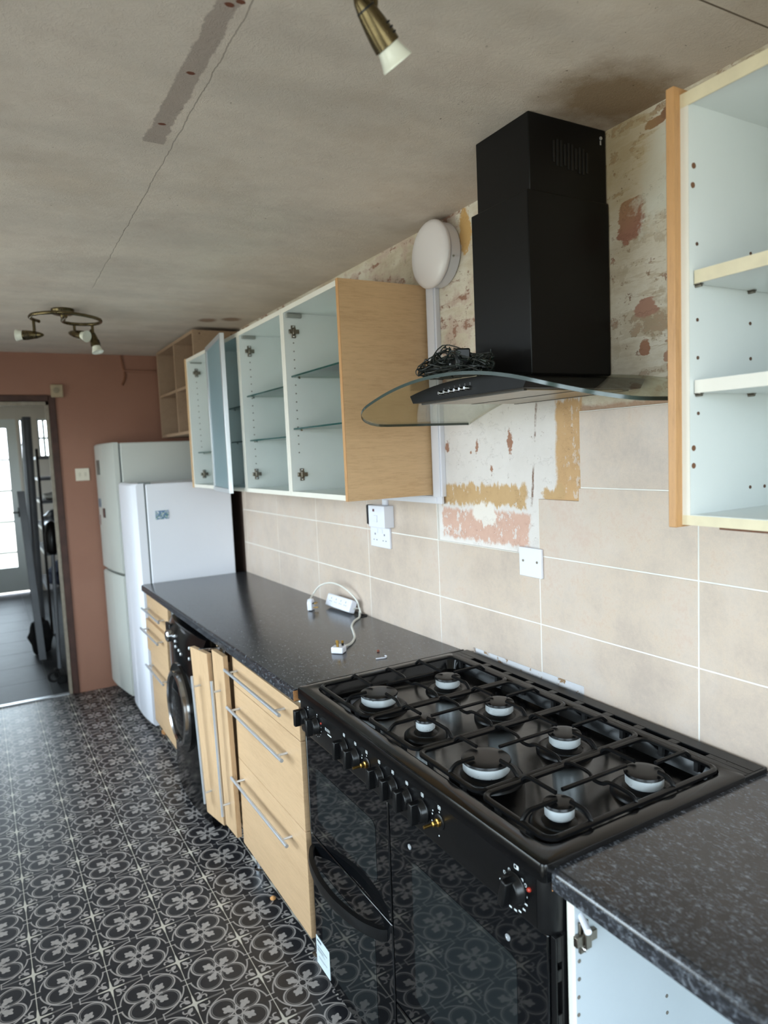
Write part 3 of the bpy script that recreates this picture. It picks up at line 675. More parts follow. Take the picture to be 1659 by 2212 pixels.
for lx, ly in ((-.53,.79),(-.1,.79),(-.53,.1),(-.1,.1)): obj('leg', MB().cyl((lx,ly,0),(lx,ly,.12), .018, 12), BLACK_PLASTIC, bc)

# ================================================================== washing machine
wm = thing('washing_machine', 'black front loading washing machine with round chrome rimmed door under the worktop', 'washing machine', (-.36, 3.23, 0))
wy0, wy1, wx = 2.925, 3.545, -.645
P = []
def wprof(y):      # front of the shell bulges gently
    t = (y-wy0)/(wy1-wy0); return wx - .030*(1-(2*t-1)**2)
loops = []
for z, s in ((.012, .985), (.03, 1), (.40, 1), (.80, .995), (.842, .96), (.850, .93)):
    L = [(-.05, wy0, z), (-.05, wy1, z)] + [(-.05 + (wprof(wy1-(wy1-wy0)*i/10)+.05)*s, wy1-(wy1-wy0)*i/10, z) for i in range(11)]
    loops.append([Vector(p) for p in L])
obj('shell', MB().loft(loops), BLACK_GLOSS, wm, smooth=35)
yc, zc = 3.235, .47
pr = [(.005,.02),(.10,.015),(.135,.012),(.150,.030),(.165,.034),(.172,.020),(.172,-.02)]
dr = obj('door', MB().lathe([(.172,-.02),(.172,.012),(.205,.012),(.212,-.01)], (wx-.026, yc, zc), (-1,0,0), 40), BLACK_GLOSS, wm, smooth=40)
obj('chrome_rim', MB().lathe([(.150,-.01),(.150,.028),(.160,.034),(.172,.030),(.174,.0)], (wx-.026, yc, zc), (-1,0,0), 40, False, False), STEEL, dr, smooth=40)
obj('door_glass', MB().lathe([(.150,0),(.148,.014),(.11,.026),(.05,.030),(.002,.031)], (wx-.026, yc, zc), (-1,0,0), 40), OVEN_GLASS, dr, smooth=40)
kb = obj('dial', MB().lathe([(.030,0),(.030,.020),(.022,.026)], (wprof(3.40)+.004, 3.40, .775), (-1,0,0), 24), STEEL, wm, smooth=35)
for yy, zz in ((3.27,.80),(3.27,.775),(3.27,.75),(3.21,.745),(3.18,.735),(3.05,.79),(3.06,.74)):
    obj('button', MB().lathe([(.008,0),(.008,.006),(.005,.008)], (wprof(yy)+.004, yy, zz), (-1,0,0), 12), ALU, wm, smooth=40)
obj('detergent_drawer', MB().obox((wprof(3.46)+.003, 3.475, .79), (0,1,0), (1,0,0), (0,0,1), .04, .006, .03), BLACK_PLASTIC, wm, bev=.003)
for lx, ly in ((-.6,2.97),(-.6,3.5),(-.1,2.97),(-.1,3.5)): obj('foot', MB().cyl((lx,ly,0),(lx,ly,.014),.02,10), BLACK_RUBBER, wm)

# ================================================================== fridges
f1 = thing('fridge', 'white tall fridge with a magnet on its side, at the end of the worktop', 'fridge', (-.32, 4.50, 0))
obj('cabinet', MB().box(-.572, -.062, 4.222, 4.775, .02, 1.485), FRIDGE, f1, bev=.006)
obj('door_seal', MB().box(-.582, -.572, 4.230, 4.768, .06, 1.475), SEAL, f1)
dp = []
for z, k in ((.035, .7), (.06, 1), (1.478, 1), (1.490, .8)):
    L = []
    for i in range(13):
        t = i/12; y = 4.223 + .552*t; L.append(Vector((-.582 - (.044 + .026*(1-(2*t-1)**4))*k, y, z)))
    L += [Vector((-.582, 4.775, z)), Vector((-.582, 4.223, z))]; dp.append(L)
obj('door', MB().loft(dp), FRIDGE, f1, smooth=40)
obj('top_hinge', MB().box(-.61, -.54, 4.226, 4.262, 1.484, 1.496), SEAL, f1, bev=.003)
obj('plinth', MB().box(-.58, -.06, 4.235, 4.765, 0, .022), BLACK_PLASTIC, f1)
f2 = thing('fridge_freezer', 'tall older white fridge freezer in the corner by the doorway', 'fridge freezer', (-.36, 5.03, 0))
fy0, fy1 = 4.805, 5.265
obj('cabinet', MB().box(-.60, -.05, fy0, fy1, .02, 1.746), FRIDGE_OLD, f2, bev=.006)
obj('door_seal', MB().box(-.612, -.60, fy0+.006, fy1-.006, .05, 1.74), SEAL, f2)
def fdoor(z0, z1):
    dp = []
    for z, k in ((z0, .85), (z0+.012, 1), (z1-.012, 1), (z1, .85)):
        L = []
        for i in range(11):
            t = i/10; y = fy0 + (fy1-fy0)*t; L.append(Vector((-.612 - (.030 + .055*t + .016*(1-(2*t-1)**2))*k, y, z)))
        L += [Vector((-.612, fy1, z)), Vector((-.612, fy0, z))]; dp.append(L)
    return MB().loft(dp)
obj('door', fdoor(.885, 1.750), FRIDGE_OLD, f2, smooth=40, label='upper fridge door')
obj('door', fdoor(.055, .868), FRIDGE_OLD, f2, smooth=40, label='lower freezer door')
obj('plinth', MB().box(-.60, -.06, fy0+.01, fy1-.01, 0, .022), BLACK_PLASTIC, f2)
obj('hinge_cap', MB().box(-.618, -.58, fy0+.004, fy0+.03, 1.700, 1.738), SEAL, f2)
def magnet(label, p, wv, hv, nv, cols, group=None):
    p = Vector(p); wv, hv, nv = Vector(wv), Vector(hv), Vector(nv)
    M = Mat('magnet_print', cols[0], .3); n = M.noise(70, 2, .5, off=random.random()*9); M.color(M.ramp(n, [(.38, cols[0]), (.48, cols[1]), (.56, cols[2]), (.64, cols[0])]))
    o = obj('fridge_magnet', MB().obox(p + nv.normalized()*.002, wv, hv, nv, wv.length, hv.length, .002), M.m, org=p); tag(o, label, 'magnet', group)
P = at(350, 1112, y=4.222)
magnet('blue and white picture magnet on the side of the fridge at the worktop end', (P.x, 4.222, P.z), (.038,0,.001), (0,0,.026), (0,-1,0), ((214,220,222), (44,92,158), (96,138,104)))
for lab, q, sz, cols in (('tall dark picture magnet, topmost on the old fridge freezer door', (213,1010), (.030,.050), ((60,58,56),(120,116,110),(40,44,50))),
                   ('pale blue magnet below the topmost one on the old fridge freezer door', (217,1086), (.026,.03), ((96,116,134),(140,150,160),(70,84,100))),
                   ('round dark magnet on the middle right of the old fridge freezer door', (226,1108), (.022,.032), ((74,52,50),(110,84,80),(50,40,40))),
                   ('faded magnet at the left edge of the old fridge freezer door', (217,1122), (.020,.035), ((150,132,126),(170,150,142),(130,112,106)))):
    # march along the view ray to the sloping door face
    best = None
    for i in range(200):
        y = 4.81 + i*.0023; Q = at(*q, y=y); t = (y-fy0)/(fy1-fy0); xf = -.612 - (.030+.055*t+.016*(1-(2*t-1)**2))
        dlt = abs(Q.x-xf)
        if best is None or dlt < best[0]: best = (dlt, xf, y, Q.z)
    _, xf, y, z = best; y = min(y, fy1-.05)
    magnet(lab, (xf-.0015, y, z), (-.12*sz[0], sz[0], 0), (0,0,sz[1]), (-1,-.12,0), cols, None)

# ================================================================== range cooker
COX, COZ, COT = .006, -.002, .0135        # the cooker stands a little proud and not quite level
def atc(px, py, x):
    P = at(px, py, x=x+COX); return Vector((x, P.y, P.z - COZ - (P.y-.85)*COT))
ck = thing('range_cooker', 'black eight burner range cooker standing between the two worktops', 'cooker', (-.335, 1.370, 0))
CY0, CY1, PX, DXF = .850, 1.890, -.634, -.622
obj('body', MB().box(-.602, -.03, CY0+.014, CY1-.012, .02, .884), BLACK_RIM, ck, bev=.002)
for lx, ly in ((-.55,.92),(-.55,1.82),(-.1,.92),(-.1,1.82)): obj('foot', MB().cyl((lx,ly,.003-(ly-.85)*COT),(lx,ly,.022),.022,10), BLACK_RUBBER, ck)
# hob: pressed enamel top with a sunken well
HX0, HX1, HY0, HY1 = -.644, -.086, .846, 1.893; WX0, WX1, WY0, WY1 = -.600, -.102, .884, 1.858
lp = [rrect(HX0+.002, HX1, HY0+.002, HY1-.002, .010, .891), rrect(HX0, HX1, HY0, HY1, .010, .8925), rrect(HX0, HX1, HY0, HY1, .010, .9215), rrect(HX0+.0012, HX1, HY0+.0012, HY1-.0012, .010, .9242), rrect(HX0+.0035, HX1, HY0+.0035, HY1-.0035, .010, .925),
      rrect(WX0-.006, WX1+.004, WY0-.006, WY1+.006, .036, .9255), rrect(WX0, WX1, WY0, WY1, .032, .923), rrect(WX0+.004, WX1-.004, WY0+.004, WY1-.004, .030, .912),
      rrect(WX0+.012, WX1-.012, WY0+.012, WY1-.012, .026, .890), rrect(WX0+.022, WX1-.022, WY0+.022, WY1-.022, .022, .8865)]
hob = obj('hob_top', MB().loft(lp), BLACK_GLOSS, ck, smooth=32, label='shiny black enamel hob top')
g = MB().box(-.0865, -.074, HY0+.004, HY1-.004, .890, .924).box(-.056, -.020, HY0+.004, HY1-.004, .890, .924)
ys = [HY0+.004, .94] + [.94+.098*i for i in range(1, 9)] + [HY1-.004]
for i, yv in enumerate(ys):
    a, b = (yv-.012, yv+.012)
    if i == 0: a, b = HY0+.004, .935
    if i == len(ys)-1: a, b = 1.80, HY1-.004
    g.box(-.074, -.056, a, b, .890, .9238)
obj('vent_strip', g, BLACK_RIM, ck, bev=.0012, label='slotted vent strip along the back')
# pan supports
grates = [(.893, 1.084, .966, .961), (1.096, 1.318, 1.195, 1.195), (1.330, 1.556, 1.452, 1.437), (1.568, 1.850, 1.684, 1.678)]
ZG = .927
for gi, (a, b, yf, yb) in enumerate(grates):
    xf, xb = -.587, -.112; xm = (xf+xb)/2 - .012
    ring = rrect(xf, xb, a, b, .022, ZG, 5); ring.append(ring[0].copy()); ring.append(ring[1].copy())
    gr = obj('pan_support', MB().tube(ring, .0056, 6, True, 1.25), BLACK_IRON, ck, smooth=50)
    def finger(p, d, L, drop=.014):
        p = Vector((*p, ZG)); d = Vector((*d, 0)); z1 = .0165
        pts = [p, p + d*.006 + Vector((0,0,.008)), p + d*.018 + Vector((0,0,z1)), p + d*.035 + Vector((0,0,z1+.001)), p + d*L + Vector((0,0,z1+.001))]
        obj('finger', MB().tube(smooth_path(pts, 4), .0050, 6, True, .9), BLACK_IRON, gr, smooth=50)
    Rf = (.030, .052, .0265, .052)[gi]; Rb = (.040, .038, .039, .038)[gi]
    xfb, xbb = -.482, -.252
    finger((xf, yf), (1, 0), xfb - xf - Rf + .012); finger((xb, yb), (-1, 0), xb - xbb - Rb + .012)
    for yy, sg in ((a, 1), (b, -1)):
        finger((xfb, yy), (0, sg), abs(yf-yy) - Rf + .010); finger((xbb, yy), (0, sg), abs(yb-yy) - Rb + .010)
    # long bar bridging the middle and the finger crossing it
    br = [(xm, a, ZG), (xm, a+.008, ZG+.010), (xm, a+.03, ZG+.014), (xm, a+(b-a)*.36, ZG+.013), (xm-.004, a+(b-a)*.44, ZG+.006), (xm-.004, a+(b-a)*.56, ZG+.006), (xm, a+(b-a)*.64, ZG+.013), (xm, b-.03, ZG+.014), (xm, b-.008, ZG+.010), (xm, b, ZG)]
    obj('finger', MB().tube(smooth_path(br, 4), .0045, 6, True, .9), BLACK_IRON, gr, smooth=50)
    ymid = (a+b)/2
    obj('finger', MB().tube([(xfb+Rf-.010, ymid, ZG+.0172), (xbb-Rb+.010, ymid, ZG+.0172)], .0045, 6, True, 1.1), BLACK_IRON, gr, smooth=50)
    for fx, fy in ((xf, a+.05), (xf, b-.05), (xb, a+.05), (xb, b-.05), ): obj('rubber_foot', MB().box(fx-.005, fx+.005, fy-.005, fy+.005, .903, ZG), BLACK_RUBBER, gr)
# burners
for (bx_, by_, R) in ((-.482,1.684,.0505), (-.250,1.678,.0360), (-.476,1.456,.0245), (-.252,1.437,.0370), (-.488,1.195,.0520), (-.253,1.195,.0365), (-.490,.968,.0285), (-.258,.961,.0385)):
    c = Vector((bx_, by_, 0))
    bn = obj('burner', MB().lathe([(R+.032, .886), (R+.030, .8955), (R+.022, .9025), (R+.012, .902), (R+.006, .8995), (R-.004, .9065), (R-.008, .9080), (.004, .9080)], c, n=32), BLACK_RIM, ck, smooth=50, label='large burner' if R > .048 else ('small burner' if R < .03 else 'medium burner'))
    obj('burner_ring', MB().lathe([(R-.010, .906), (R-.004, .908), (R-.003, .911), (R, .9125), (R, .9285), (R-.003, .930), (R-.012, .930)], c, n=36), ALU_BURNER, bn, smooth=40)
    obj('burner_cap', MB().lathe([(R-.006, .930), (R+.0015, .9305), (R+.0030, .9325), (R+.0015, .9365), (R-.003, .9380), (R*.6, .9392), (.002, .9395)], c, n=36), BLACK_RIM, bn, smooth=50)
    obj('spark_electrode', MB().cyl((bx_-.2*R, by_+R*.98+.004, .902), (bx_-.2*R, by_+R*.98+.004, .926), .0022, 8), WHITE_PLASTIC, bn)
# control panel and rounded end caps
cp = [Vector((PX+.004, 0, .786)), Vector((PX, 0, .794)), Vector((PX, 0, .8905)), Vector((-.60, 0, .8905)), Vector((-.60, 0, .786))]
pn = obj('control_panel', MB().loft([[Vector((p.x, y, p.z)) for p in cp] for y in (.876, 1.893)]), BLACK_RIM, ck, smooth=40)
ec = []
for z, k in ((.786, .93), (.794, 1), (.880, 1), (.8908, .92)):
    L = []
    for i in range(9):
        a = math.radians(90*i/8); L.append(Vector((-.602 - .031*k*math.cos(a), .876 - .027*k*math.sin(a), z)))
    L += [Vector((-.56, .876-.027*k, z)), Vector((-.56, .876, z))]; ec.append(L)
obj('end_cap', MB().loft(ec), BLACK_PLASTIC, ck, smooth=50, label='rounded black end cap of the control panel')
def knob(y, z, r=.0245, rot=0, parent=pn):
    c = Vector((PX, y, z))
    k = obj('knob', MB().lathe([(r+.002, 0), (r+.002, .004), (r, .006), (r-.001, .016), (r-.004, .019)], c, (-1,0,0), 28), BLACK_PLASTIC, parent, smooth=40)
    d = Vector((0, math.sin(rot), math.cos(rot))); s_ = Vector((0, math.cos(rot), -math.sin(rot)))
    obj('knob_grip', MB().obox(c + Vector((-.021, 0, 0)), (-1,0,0), s_, d, .014, .0075, r*.98), BLACK_PLASTIC, k, bev=.0025)
ky = [atc(px_, py_, PX).y for px_, py_ in ((739,1582),(763,1600),(787,1620),(814,1640),(843,1663),(873,1687),(906,1712),(942,1740))]
ZK = .843
for i, yv in enumerate(ky):
    if i in (2, 7):
        st = obj('spindle', MB().lathe([(.009, 0), (.009, .008), (.006, .010), (.006, .018), (.0034, .020), (.0034, .040)], (PX, yv, ZK+.004), (-1,0,0), 16), BRASS, pn, smooth=40, label='bare brass spindle where a knob is missing')
        obj('spindle_collar', MB().lathe([(.017, -.001), (.017, .0015), (.014, .003), (.010, .003)], (PX, yv, ZK+.0035), (-1,0,0), 20), BLACK_PLASTIC, st, smooth=40)
    else: knob(yv, ZK)
yk1, yk2 = atc(655,1535, PX).y, atc(680,1550, PX).y
knob(yk1, ZK); knob(yk2, ZK, rot=.1)
ybig = atc(1106, 1905, PX).y; knob(ybig, atc(1106, 1905, PX).z-.004, .027, rot=-.25)
mk = MB()
def mark(y, z, wy, hz, hollow=False):
    x = PX - .0006
    def q(a0, a1, b0, b1): mk.add([(x,a0,b0),(x,a1,b0),(x,a1,b1),(x,a0,b1)], [(0,1,2,3)])
    if not hollow: q(y-wy/2, y+wy/2, z-hz/2, z+hz/2)
    else:
        t = .0012
        q(y-wy/2, y+wy/2, z-hz/2, z-hz/2+t); q(y-wy/2, y+wy/2, z+hz/2-t, z+hz/2); q(y-wy/2, y-wy/2+t, z-hz/2, z+hz/2); q(y+wy/2-t, y+wy/2, z-hz/2, z+hz/2)
def dot(y, z, r=.0018):
    x = PX - .0006; n = 10
    mk.add([(x, y+r*math.cos(2*math.pi*i/n), z+r*math.sin(2*math.pi*i/n)) for i in range(n)], [tuple(range(n))])
for i, yv in enumerate(ky):
    mark(yv, .8775, .0105, .0085, True); mark(yv, .8775, .0055, .0030); dot(yv, .8680)
    if i in (2, 7): dot(yv+.024, ZK+.018); dot(yv+.026, ZK+.010, .002); dot(yv+.028, ZK-.006); dot(yv+.003, ZK-.028)
for px_, py_ in ((662,1529),(681,1545)): 
    P = atc(px_, py_-4, PX); dot(P.y, P.z, .0022); P = atc(px_, py_+1, PX); dot(P.y, P.z, .0016)
for k in range(9):
    a = math.radians(-120 + k*22); dot(yk2 + .031*math.sin(a), ZK - .031*math.cos(a), .0013)
C3 = lambda cx, cy: atc(1030+cx/8.295, 1820+cy/8.295, PX)
for (cx, cy, wy, hz, ho) in ((632,380,.0125,.0085,True),(650,392,.005,.006,False),(508,425,.006,.0065,True),(427,470,.006,.0065,True),(738,612,.0058,.0065,True),(738,612,.003,.0035,False),(798,705,.006,.0065,True),(795,775,.0045,.0025,False),
                             (358,598,.0055,.003,False),(810,905,.007,.0035,False),(812,1050,.0075,.0035,False),(778,1140,.007,.0035,False),(706,1172,.007,.0035,False),(628,1148,.007,.0035,False),(540,1085,.007,.0035,False)):
    P = C3(cx, cy); mark(P.y, P.z, wy, hz, ho)
P = C3(622, 487); dot(P.y, P.z, .0022)
m_ = obj('control_markings', mk, MARK, pn); m_['kind'] = 'stuff'
P = atc(699, 1574, PX); obj('logo', text_mb('BUSH', .0125, (PX-.0004, P.y, P.z), (0,-1,0), (0,0,1)), MARK, pn, label='white printed maker name')
P = atc(704, 1583, PX); mkl = MB().add([(PX-.0006,P.y,P.z-.002),(PX-.0006,P.y-.024,P.z-.002),(PX-.0006,P.y-.024,P.z+.0015),(PX-.0006,P.y,P.z+.0015)],[(0,1,2,3)])
obj('logo_line', mkl, MARK, pn)
P = C3(865, 780); obj('indicator_lamp', MB().lathe([(.0042,0),(.004,.003),(.002,.005)], (PX,P.y,P.z), (-1,0,0), 14), RED, pn, smooth=40)
for px_, py_ in ((690,1560),(651,1527)):
    P = atc(px_, py_, PX); obj('indicator_lamp', MB().lathe([(.003,0),(.0028,.002),(.001,.003)], (PX,P.y,P.z), (-1,0,0), 12), RED, pn, smooth=40)
# doors
def cdoor(y0, y1, z0, z1, win, label):
    t = obj('door', MB().box(DXF, DXF+.022, y0, y1, z0, z1), OVEN_GLASS, ck, bev=.003, label=label)
    if win:
        a0, a1, b0, b1 = win
        obj('door_window', MB().prism([(q.x, q.y) for q in rrect(a0, a1, b0, b1, .02, 0, 4)], lambda a, b, t_: (t_, a, b), DXF-.0007, DXF+.002), OVEN_WINDOW, t, label='see-through oven window')
    return t
cdoor(1.409, 1.891, .4665, .782, (1.475, 1.83, .53, .695), 'upper left grill door')
d2 = cdoor(1.409, 1.891, .035, .4615, (1.500, 1.84, .075, .375), 'lower left oven door')
d3 = cdoor(.862, 1.403, .265, .782, (.945, 1.305, .34, .685), 'tall right oven door with its handle missing')
d4 = cdoor(.862, 1.403, .035, .260, None, 'lower right drawer front')
hz = .418
pts = [(DXF+.004, 1.876, hz), (DXF-.012, 1.862, hz), (DXF-.036, 1.81, hz), (DXF-.052, 1.725, hz), (DXF-.055, 1.66, hz), (DXF-.052, 1.595, hz), (DXF-.036, 1.51, hz), (DXF-.012, 1.455, hz), (DXF+.004, 1.44, hz)]
sp = smooth_path(pts, 5); L = []
for i, p in enumerate(sp):
    t = (sp[min(i+1, len(sp)-1)] - sp[max(i-1,0)]).normalized(); n = Vector((-t.y, t.x, 0)); n = n if n.x < 0 else -n
    L.append([p + n*.007 + Vector((0,0,.015)), p + n*.009, p + n*.007 - Vector((0,0,.016)), p - n*.007 - Vector((0,0,.016)), p - n*.007 + Vector((0,0,.015))])
obj('handle', MB().loft(L), BLACK_PLASTIC, d2, smooth=50, label='bowed black handle')
for px_, py_ in ((880,1825),(1090,2018)):
    P = atc(px_, py_, DXF); obj('handle_hole', MB().lathe([(.0065,0),(.0065,.0012),(.0035,.0014),(.0035,.0004)], (DXF, P.y, P.z), (-1,0,0), 16), ALU, d3, smooth=30, label='screw hole of the missing handle')
ya, yb = atc(677,2008,DXF).y, atc(711,2053,DXF).y; zt, zb = atc(693,2031,DXF).z, atc(695,2105,DXF).z
ya, yb = min(ya, 1.888), max(yb, 1.74); zb = max(zb, .045)
lb = obj('energy_label', MB().box(DXF-.0015, DXF-.0005, yb, ya, zb, zt), simple('label_paper', (206,218,222), .45), d2, label='pale paper rating label stuck on the door')
tm_ = MB(); W_ = ya-yb; H_ = zt-zb
for (a, b, c_, d_) in ((.08,.40,.84,.92),(.08,.82,.66,.69),(.08,.60,.585,.60),(.08,.50,.545,.56),(.08,.66,.505,.52),(.16,.80,.31,.33),(.2,.6,.27,.28)):
    x = DXF-.0018; tm_.add([(x,ya-a*W_,zb+c_*H_),(x,ya-b*W_,zb+c_*H_),(x,ya-b*W_,zb+d_*H_),(x,ya-a*W_,zb+d_*H_)], [(0,1,2,3)])
q_ = obj('label_print', tm_, simple('grey_print', (90,98,104), .6), lb); q_['kind'] = 'stuff'
# slotted side trim below the end cap
sm = MB().box(-.6205, -.6165, .845, .857, .04, .786).box(-.606, -.602, .845, .857, .04, .786)
zz = .04
for i in range(9):
    sm.box(-.6165, -.606, .845, .857, zz, zz+.022); zz += .083
sm.box(-.6165, -.606, .845, .857, .74, .786)
obj('side_trim', sm, BLACK_RIM, ck, bev=.001, label='slotted black side trim')
ck.location.x += COX; ck.location.z = COZ + (1.370-.85)*COT; ck.rotation_euler = (math.atan(COT), 0, 0)
obj('side_backing', MB().box(-.60, -.04, .853, .864, .03, .88), BLACK_RUBBER, ck)

# ================================================================== cooker hood
hd = thing('cooker_hood', 'black chimney cooker hood with a curved glass canopy and push buttons', 'cooker hood', (-.13, 1.357, 1.742))
YC = 1.357; zg = lambda y: 1.785 - .40*(y-YC)**2
BH = .007
lo = obj('chimney', MB().box(-.259, .004, 1.251, 1.463, 1.785, 2.205), BLACK_MATT, hd, bev=.0025, label='lower chimney sleeve')
uc = obj('chimney', MB().box(-.246, .004, 1.2575, 1.4525, 2.198, ZC-.001), BLACK_MATT, hd, bev=.0025, label='upper chimney sleeve')
# a groove of vent slots near the top of the upper sleeve's end face: shallow open louvres standing just proud
vm = MB()
for i in range(10):
    P = at(1196+i*8.0, 326+i*3.0, y=1.2572); dz = .030 if i % 3 else .024
    vm.box(P.x-.0030, P.x+.0030, 1.2560, 1.2578, P.z-dz, P.z+dz)
obj('vent_louvres', vm, simple('louvre_black', (10,10,11), .6), uc, bev=.0005)
P = at(1297.5, 299, y=1.257); obj('keyhole_screw', MB().lathe([(.0045,0),(.004,.002)], (P.x, 1.2572, P.z), (0,-1,0), 14).box(P.x-.003, P.x+.001, 1.2562, 1.2574, P.z-.016, P.z-.006), ALU, uc)
hw, rc_ = .480, .15
def xfront(y):
    d = abs(y-YC); e0 = hw-rc_
    return -.462 if d <= e0 else -.462 + rc_ - math.sqrt(max(0, rc_**2-(d-e0)**2))*1.0
ysamp = [YC-hw+hw*2*i/60 for i in range(61)]
ysamp = sorted(set(ysamp + [YC+s*(hw-.002) for s in (-1,1)] + [YC+s*(hw-.006) for s in (-1,1)]))
L = []
for y in ysamp:
    z = zg(y); xf_ = min(xfront(y), -.012); L.append([Vector((xf_+.0006,y,z)), Vector((-.004,y,z)), Vector((-.004,y,z+BH)), Vector((xf_+.0006,y,z+BH))])
cg = obj('glass_canopy', MB().loft(L), HOOD_GLASS, hd, smooth=30, label='curved clear glass canopy')
# polished edge: runs along both sides and the front
em = MB(); path = [(Vector((x_, YC-hw, 0))) for x_ in (-.006, -.10, -.20)] + [Vector((xfront(y), y, 0)) for y in ysamp] + [Vector((x_, YC+hw, 0)) for x_ in (-.20, -.10, -.006)]
L = []
for p in path:
    z = zg(p.y); o_ = Vector((-.0006, 0, 0)) if abs(p.y-YC) < hw-.001 else Vector((0, .0006*(1 if p.y > YC else -1), 0))
    L.append([Vector((p.x,p.y,z-.0003)), Vector((p.x,p.y,z+BH+.0003))+Vector((0,0,0)), Vector((p.x,p.y,z+BH+.0003))+o_*2, Vector((p.x,p.y,z-.0003))+o_*2])
obj('canopy_edge', MB().loft(L), HOOD_EDGE, cg, smooth=40, label='grey-green polished glass edge')
# body
y0_, y1_, xb0 = 1.140, 1.576, -.385; zb_ = 1.742
poly = [(y0_, zb_), (y1_, zb_)] + [(1.590 - (1.590-1.126)*i/16, zg(1.590-(1.590-1.126)*i/16)-.0006) for i in range(17)]
obj('body', MB().prism(poly, lambda a, b, t: (t, a, b), xb0, -.02), BLACK_MATT, hd, bev=.001, label='black hood body with control front')
gf = obj('grease_filter', MB().box(-.360, -.05, 1.165, 1.552, 1.7385, 1.7425), simple('greasy_filter_metal', (172,160,138), .35, metal=.6, var=.2), hd, bev=.002)
obj('filter_frame', MB().box(-.368, -.360, 1.157, 1.56, 1.7375, 1.7422).box(-.05, -.042, 1.157, 1.56, 1.7375, 1.7422).box(-.21, -.202, 1.165, 1.552, 1.7375, 1.7384), simple('filter_frame_dark', (70,66,60), .5, metal=.5), gf)
for i in range(6):
    P = at(957+i*11.2, 849-i*2.2, x=xb0)
    b_ = obj('push_button', MB().lathe([(.0052,0),(.0052,.004),(.0046,.005),(.0046,.013),(.0036,.0145)], (xb0, P.y, P.z), (-1,0,0), 16), STEEL, hd, smooth=40, label='chrome push button')
    Q = at(960+i*11.2, 841-i*2.6, x=xb0)
    obj('button_mark', text_mb('012300'[i], .010, (xb0-.0003, Q.y+.003, Q.z-.004), (0,-1,0), (0,0,1)), simple('dim_print', (120,120,124), .5), b_)

# ================================================================== fairy lights dropped on the hood
sl = thing('string_lights', 'tangled dark green fairy lights with a black plug, lying on the hood glass', 'fairy lights', (-.36, 1.50, 1.78))
rs = random.Random(11); pts = []
def onglass(px, py, lift=.0):
    P = at(px, py, x=-.36); return P
env = [(912,806,12),(930,800,30),(950,794,44),(968,788,52),(985,792,44),(1003,797,36),(1022,797,30),(1040,792,34),(1056,787,34)]
for k in range(7):
    W_ = []
    for i in range(34):
        c = rs.choice(env); px_ = c[0]+rs.uniform(-13,13); py_ = c[1]+rs.uniform(-.85,.55)*c[2]
        xx = -.36 + rs.uniform(-.055, .055); P = at(px_, py_, x=xx)
        zmin = zg(P.y)+BH+.004; P.z = max(P.z, zmin); P.x = min(P.x, -.27)
        W_.append(P)
    W_.sort(key=lambda p: p.y + rs.uniform(-.11, .11))
    obj('wire', MB().tube(smooth_path(W_, 5), .0017, 5), GREEN_WIRE, sl, smooth=60)
for (cx_, cy_, ra, rb) in ((938,783,16,12),(960,772,20,13),(948,790,20,16),(1030,780,10,14),(1048,778,16,15),(925,800,14,8),(1020,786,12,16)):
    a0_ = rs.uniform(0, 6.28); xx = -.36 + rs.uniform(-.04, .04)
    W_ = []
    for i in range(12):
        a = a0_ + i*.52; P = at(cx_+ra*math.cos(a), cy_+rb*math.sin(a), x=xx+.02*math.sin(a*1.3)); P.z = max(P.z, zg(P.y)+BH+.004); P.x = min(P.x, -.272); W_.append(P)
    obj('wire', MB().tube(smooth_path(W_, 5), .0017, 5), GREEN_WIRE, sl, smooth=60)
bm_ = MB()
for i in range(40):
    c = rs.choice(env); P = at(c[0]+rs.uniform(-14,14), c[1]+rs.uniform(-.7,.5)*c[2], x=-.37+rs.uniform(-.05,.05)); P.z = max(P.z, zg(P.y)+BH+.004); P.x = min(P.x, -.272)
    d = Vector((rs.uniform(-1,1), rs.uniform(-1,1), rs.uniform(-.6,1))).normalized(); bm_.lathe([(.0024,0),(.0028,.004),(.0018,.010),(.0006,.013)], P, d, 6)
ob_ = obj('bulbs', bm_, simple('bulb_cap_green', (30,40,36), .25), sl, smooth=60); ob_['kind'] = 'stuff'
P = at(995, 777, x=-.38); P.z = max(P.z, zg(P.y)+BH+.030)
ad = obj('plug_adapter', MB().obox(P, (.9,-.35,0), (.35,.9,0), (0,0,1), .018, .026, .024), BLACK_PLASTIC, sl, bev=.004, label='black plug adapter')
obj('plug_pin', MB().obox(P + Vector((-.0, .036, -.004)), (.9,-.35,0), (.35,.9,0), (0,0,1), .004, .011, .003), WHITE_PLASTIC, ad)
P = at(1061, 770, x=-.30); obj('loose_end', MB().tube([P+Vector((0,0,.018)), P+Vector((0,0,-.02)), P+Vector((-.01,.01,-.032))], .0022, 6), GREEN_WIRE, sl, smooth=50)

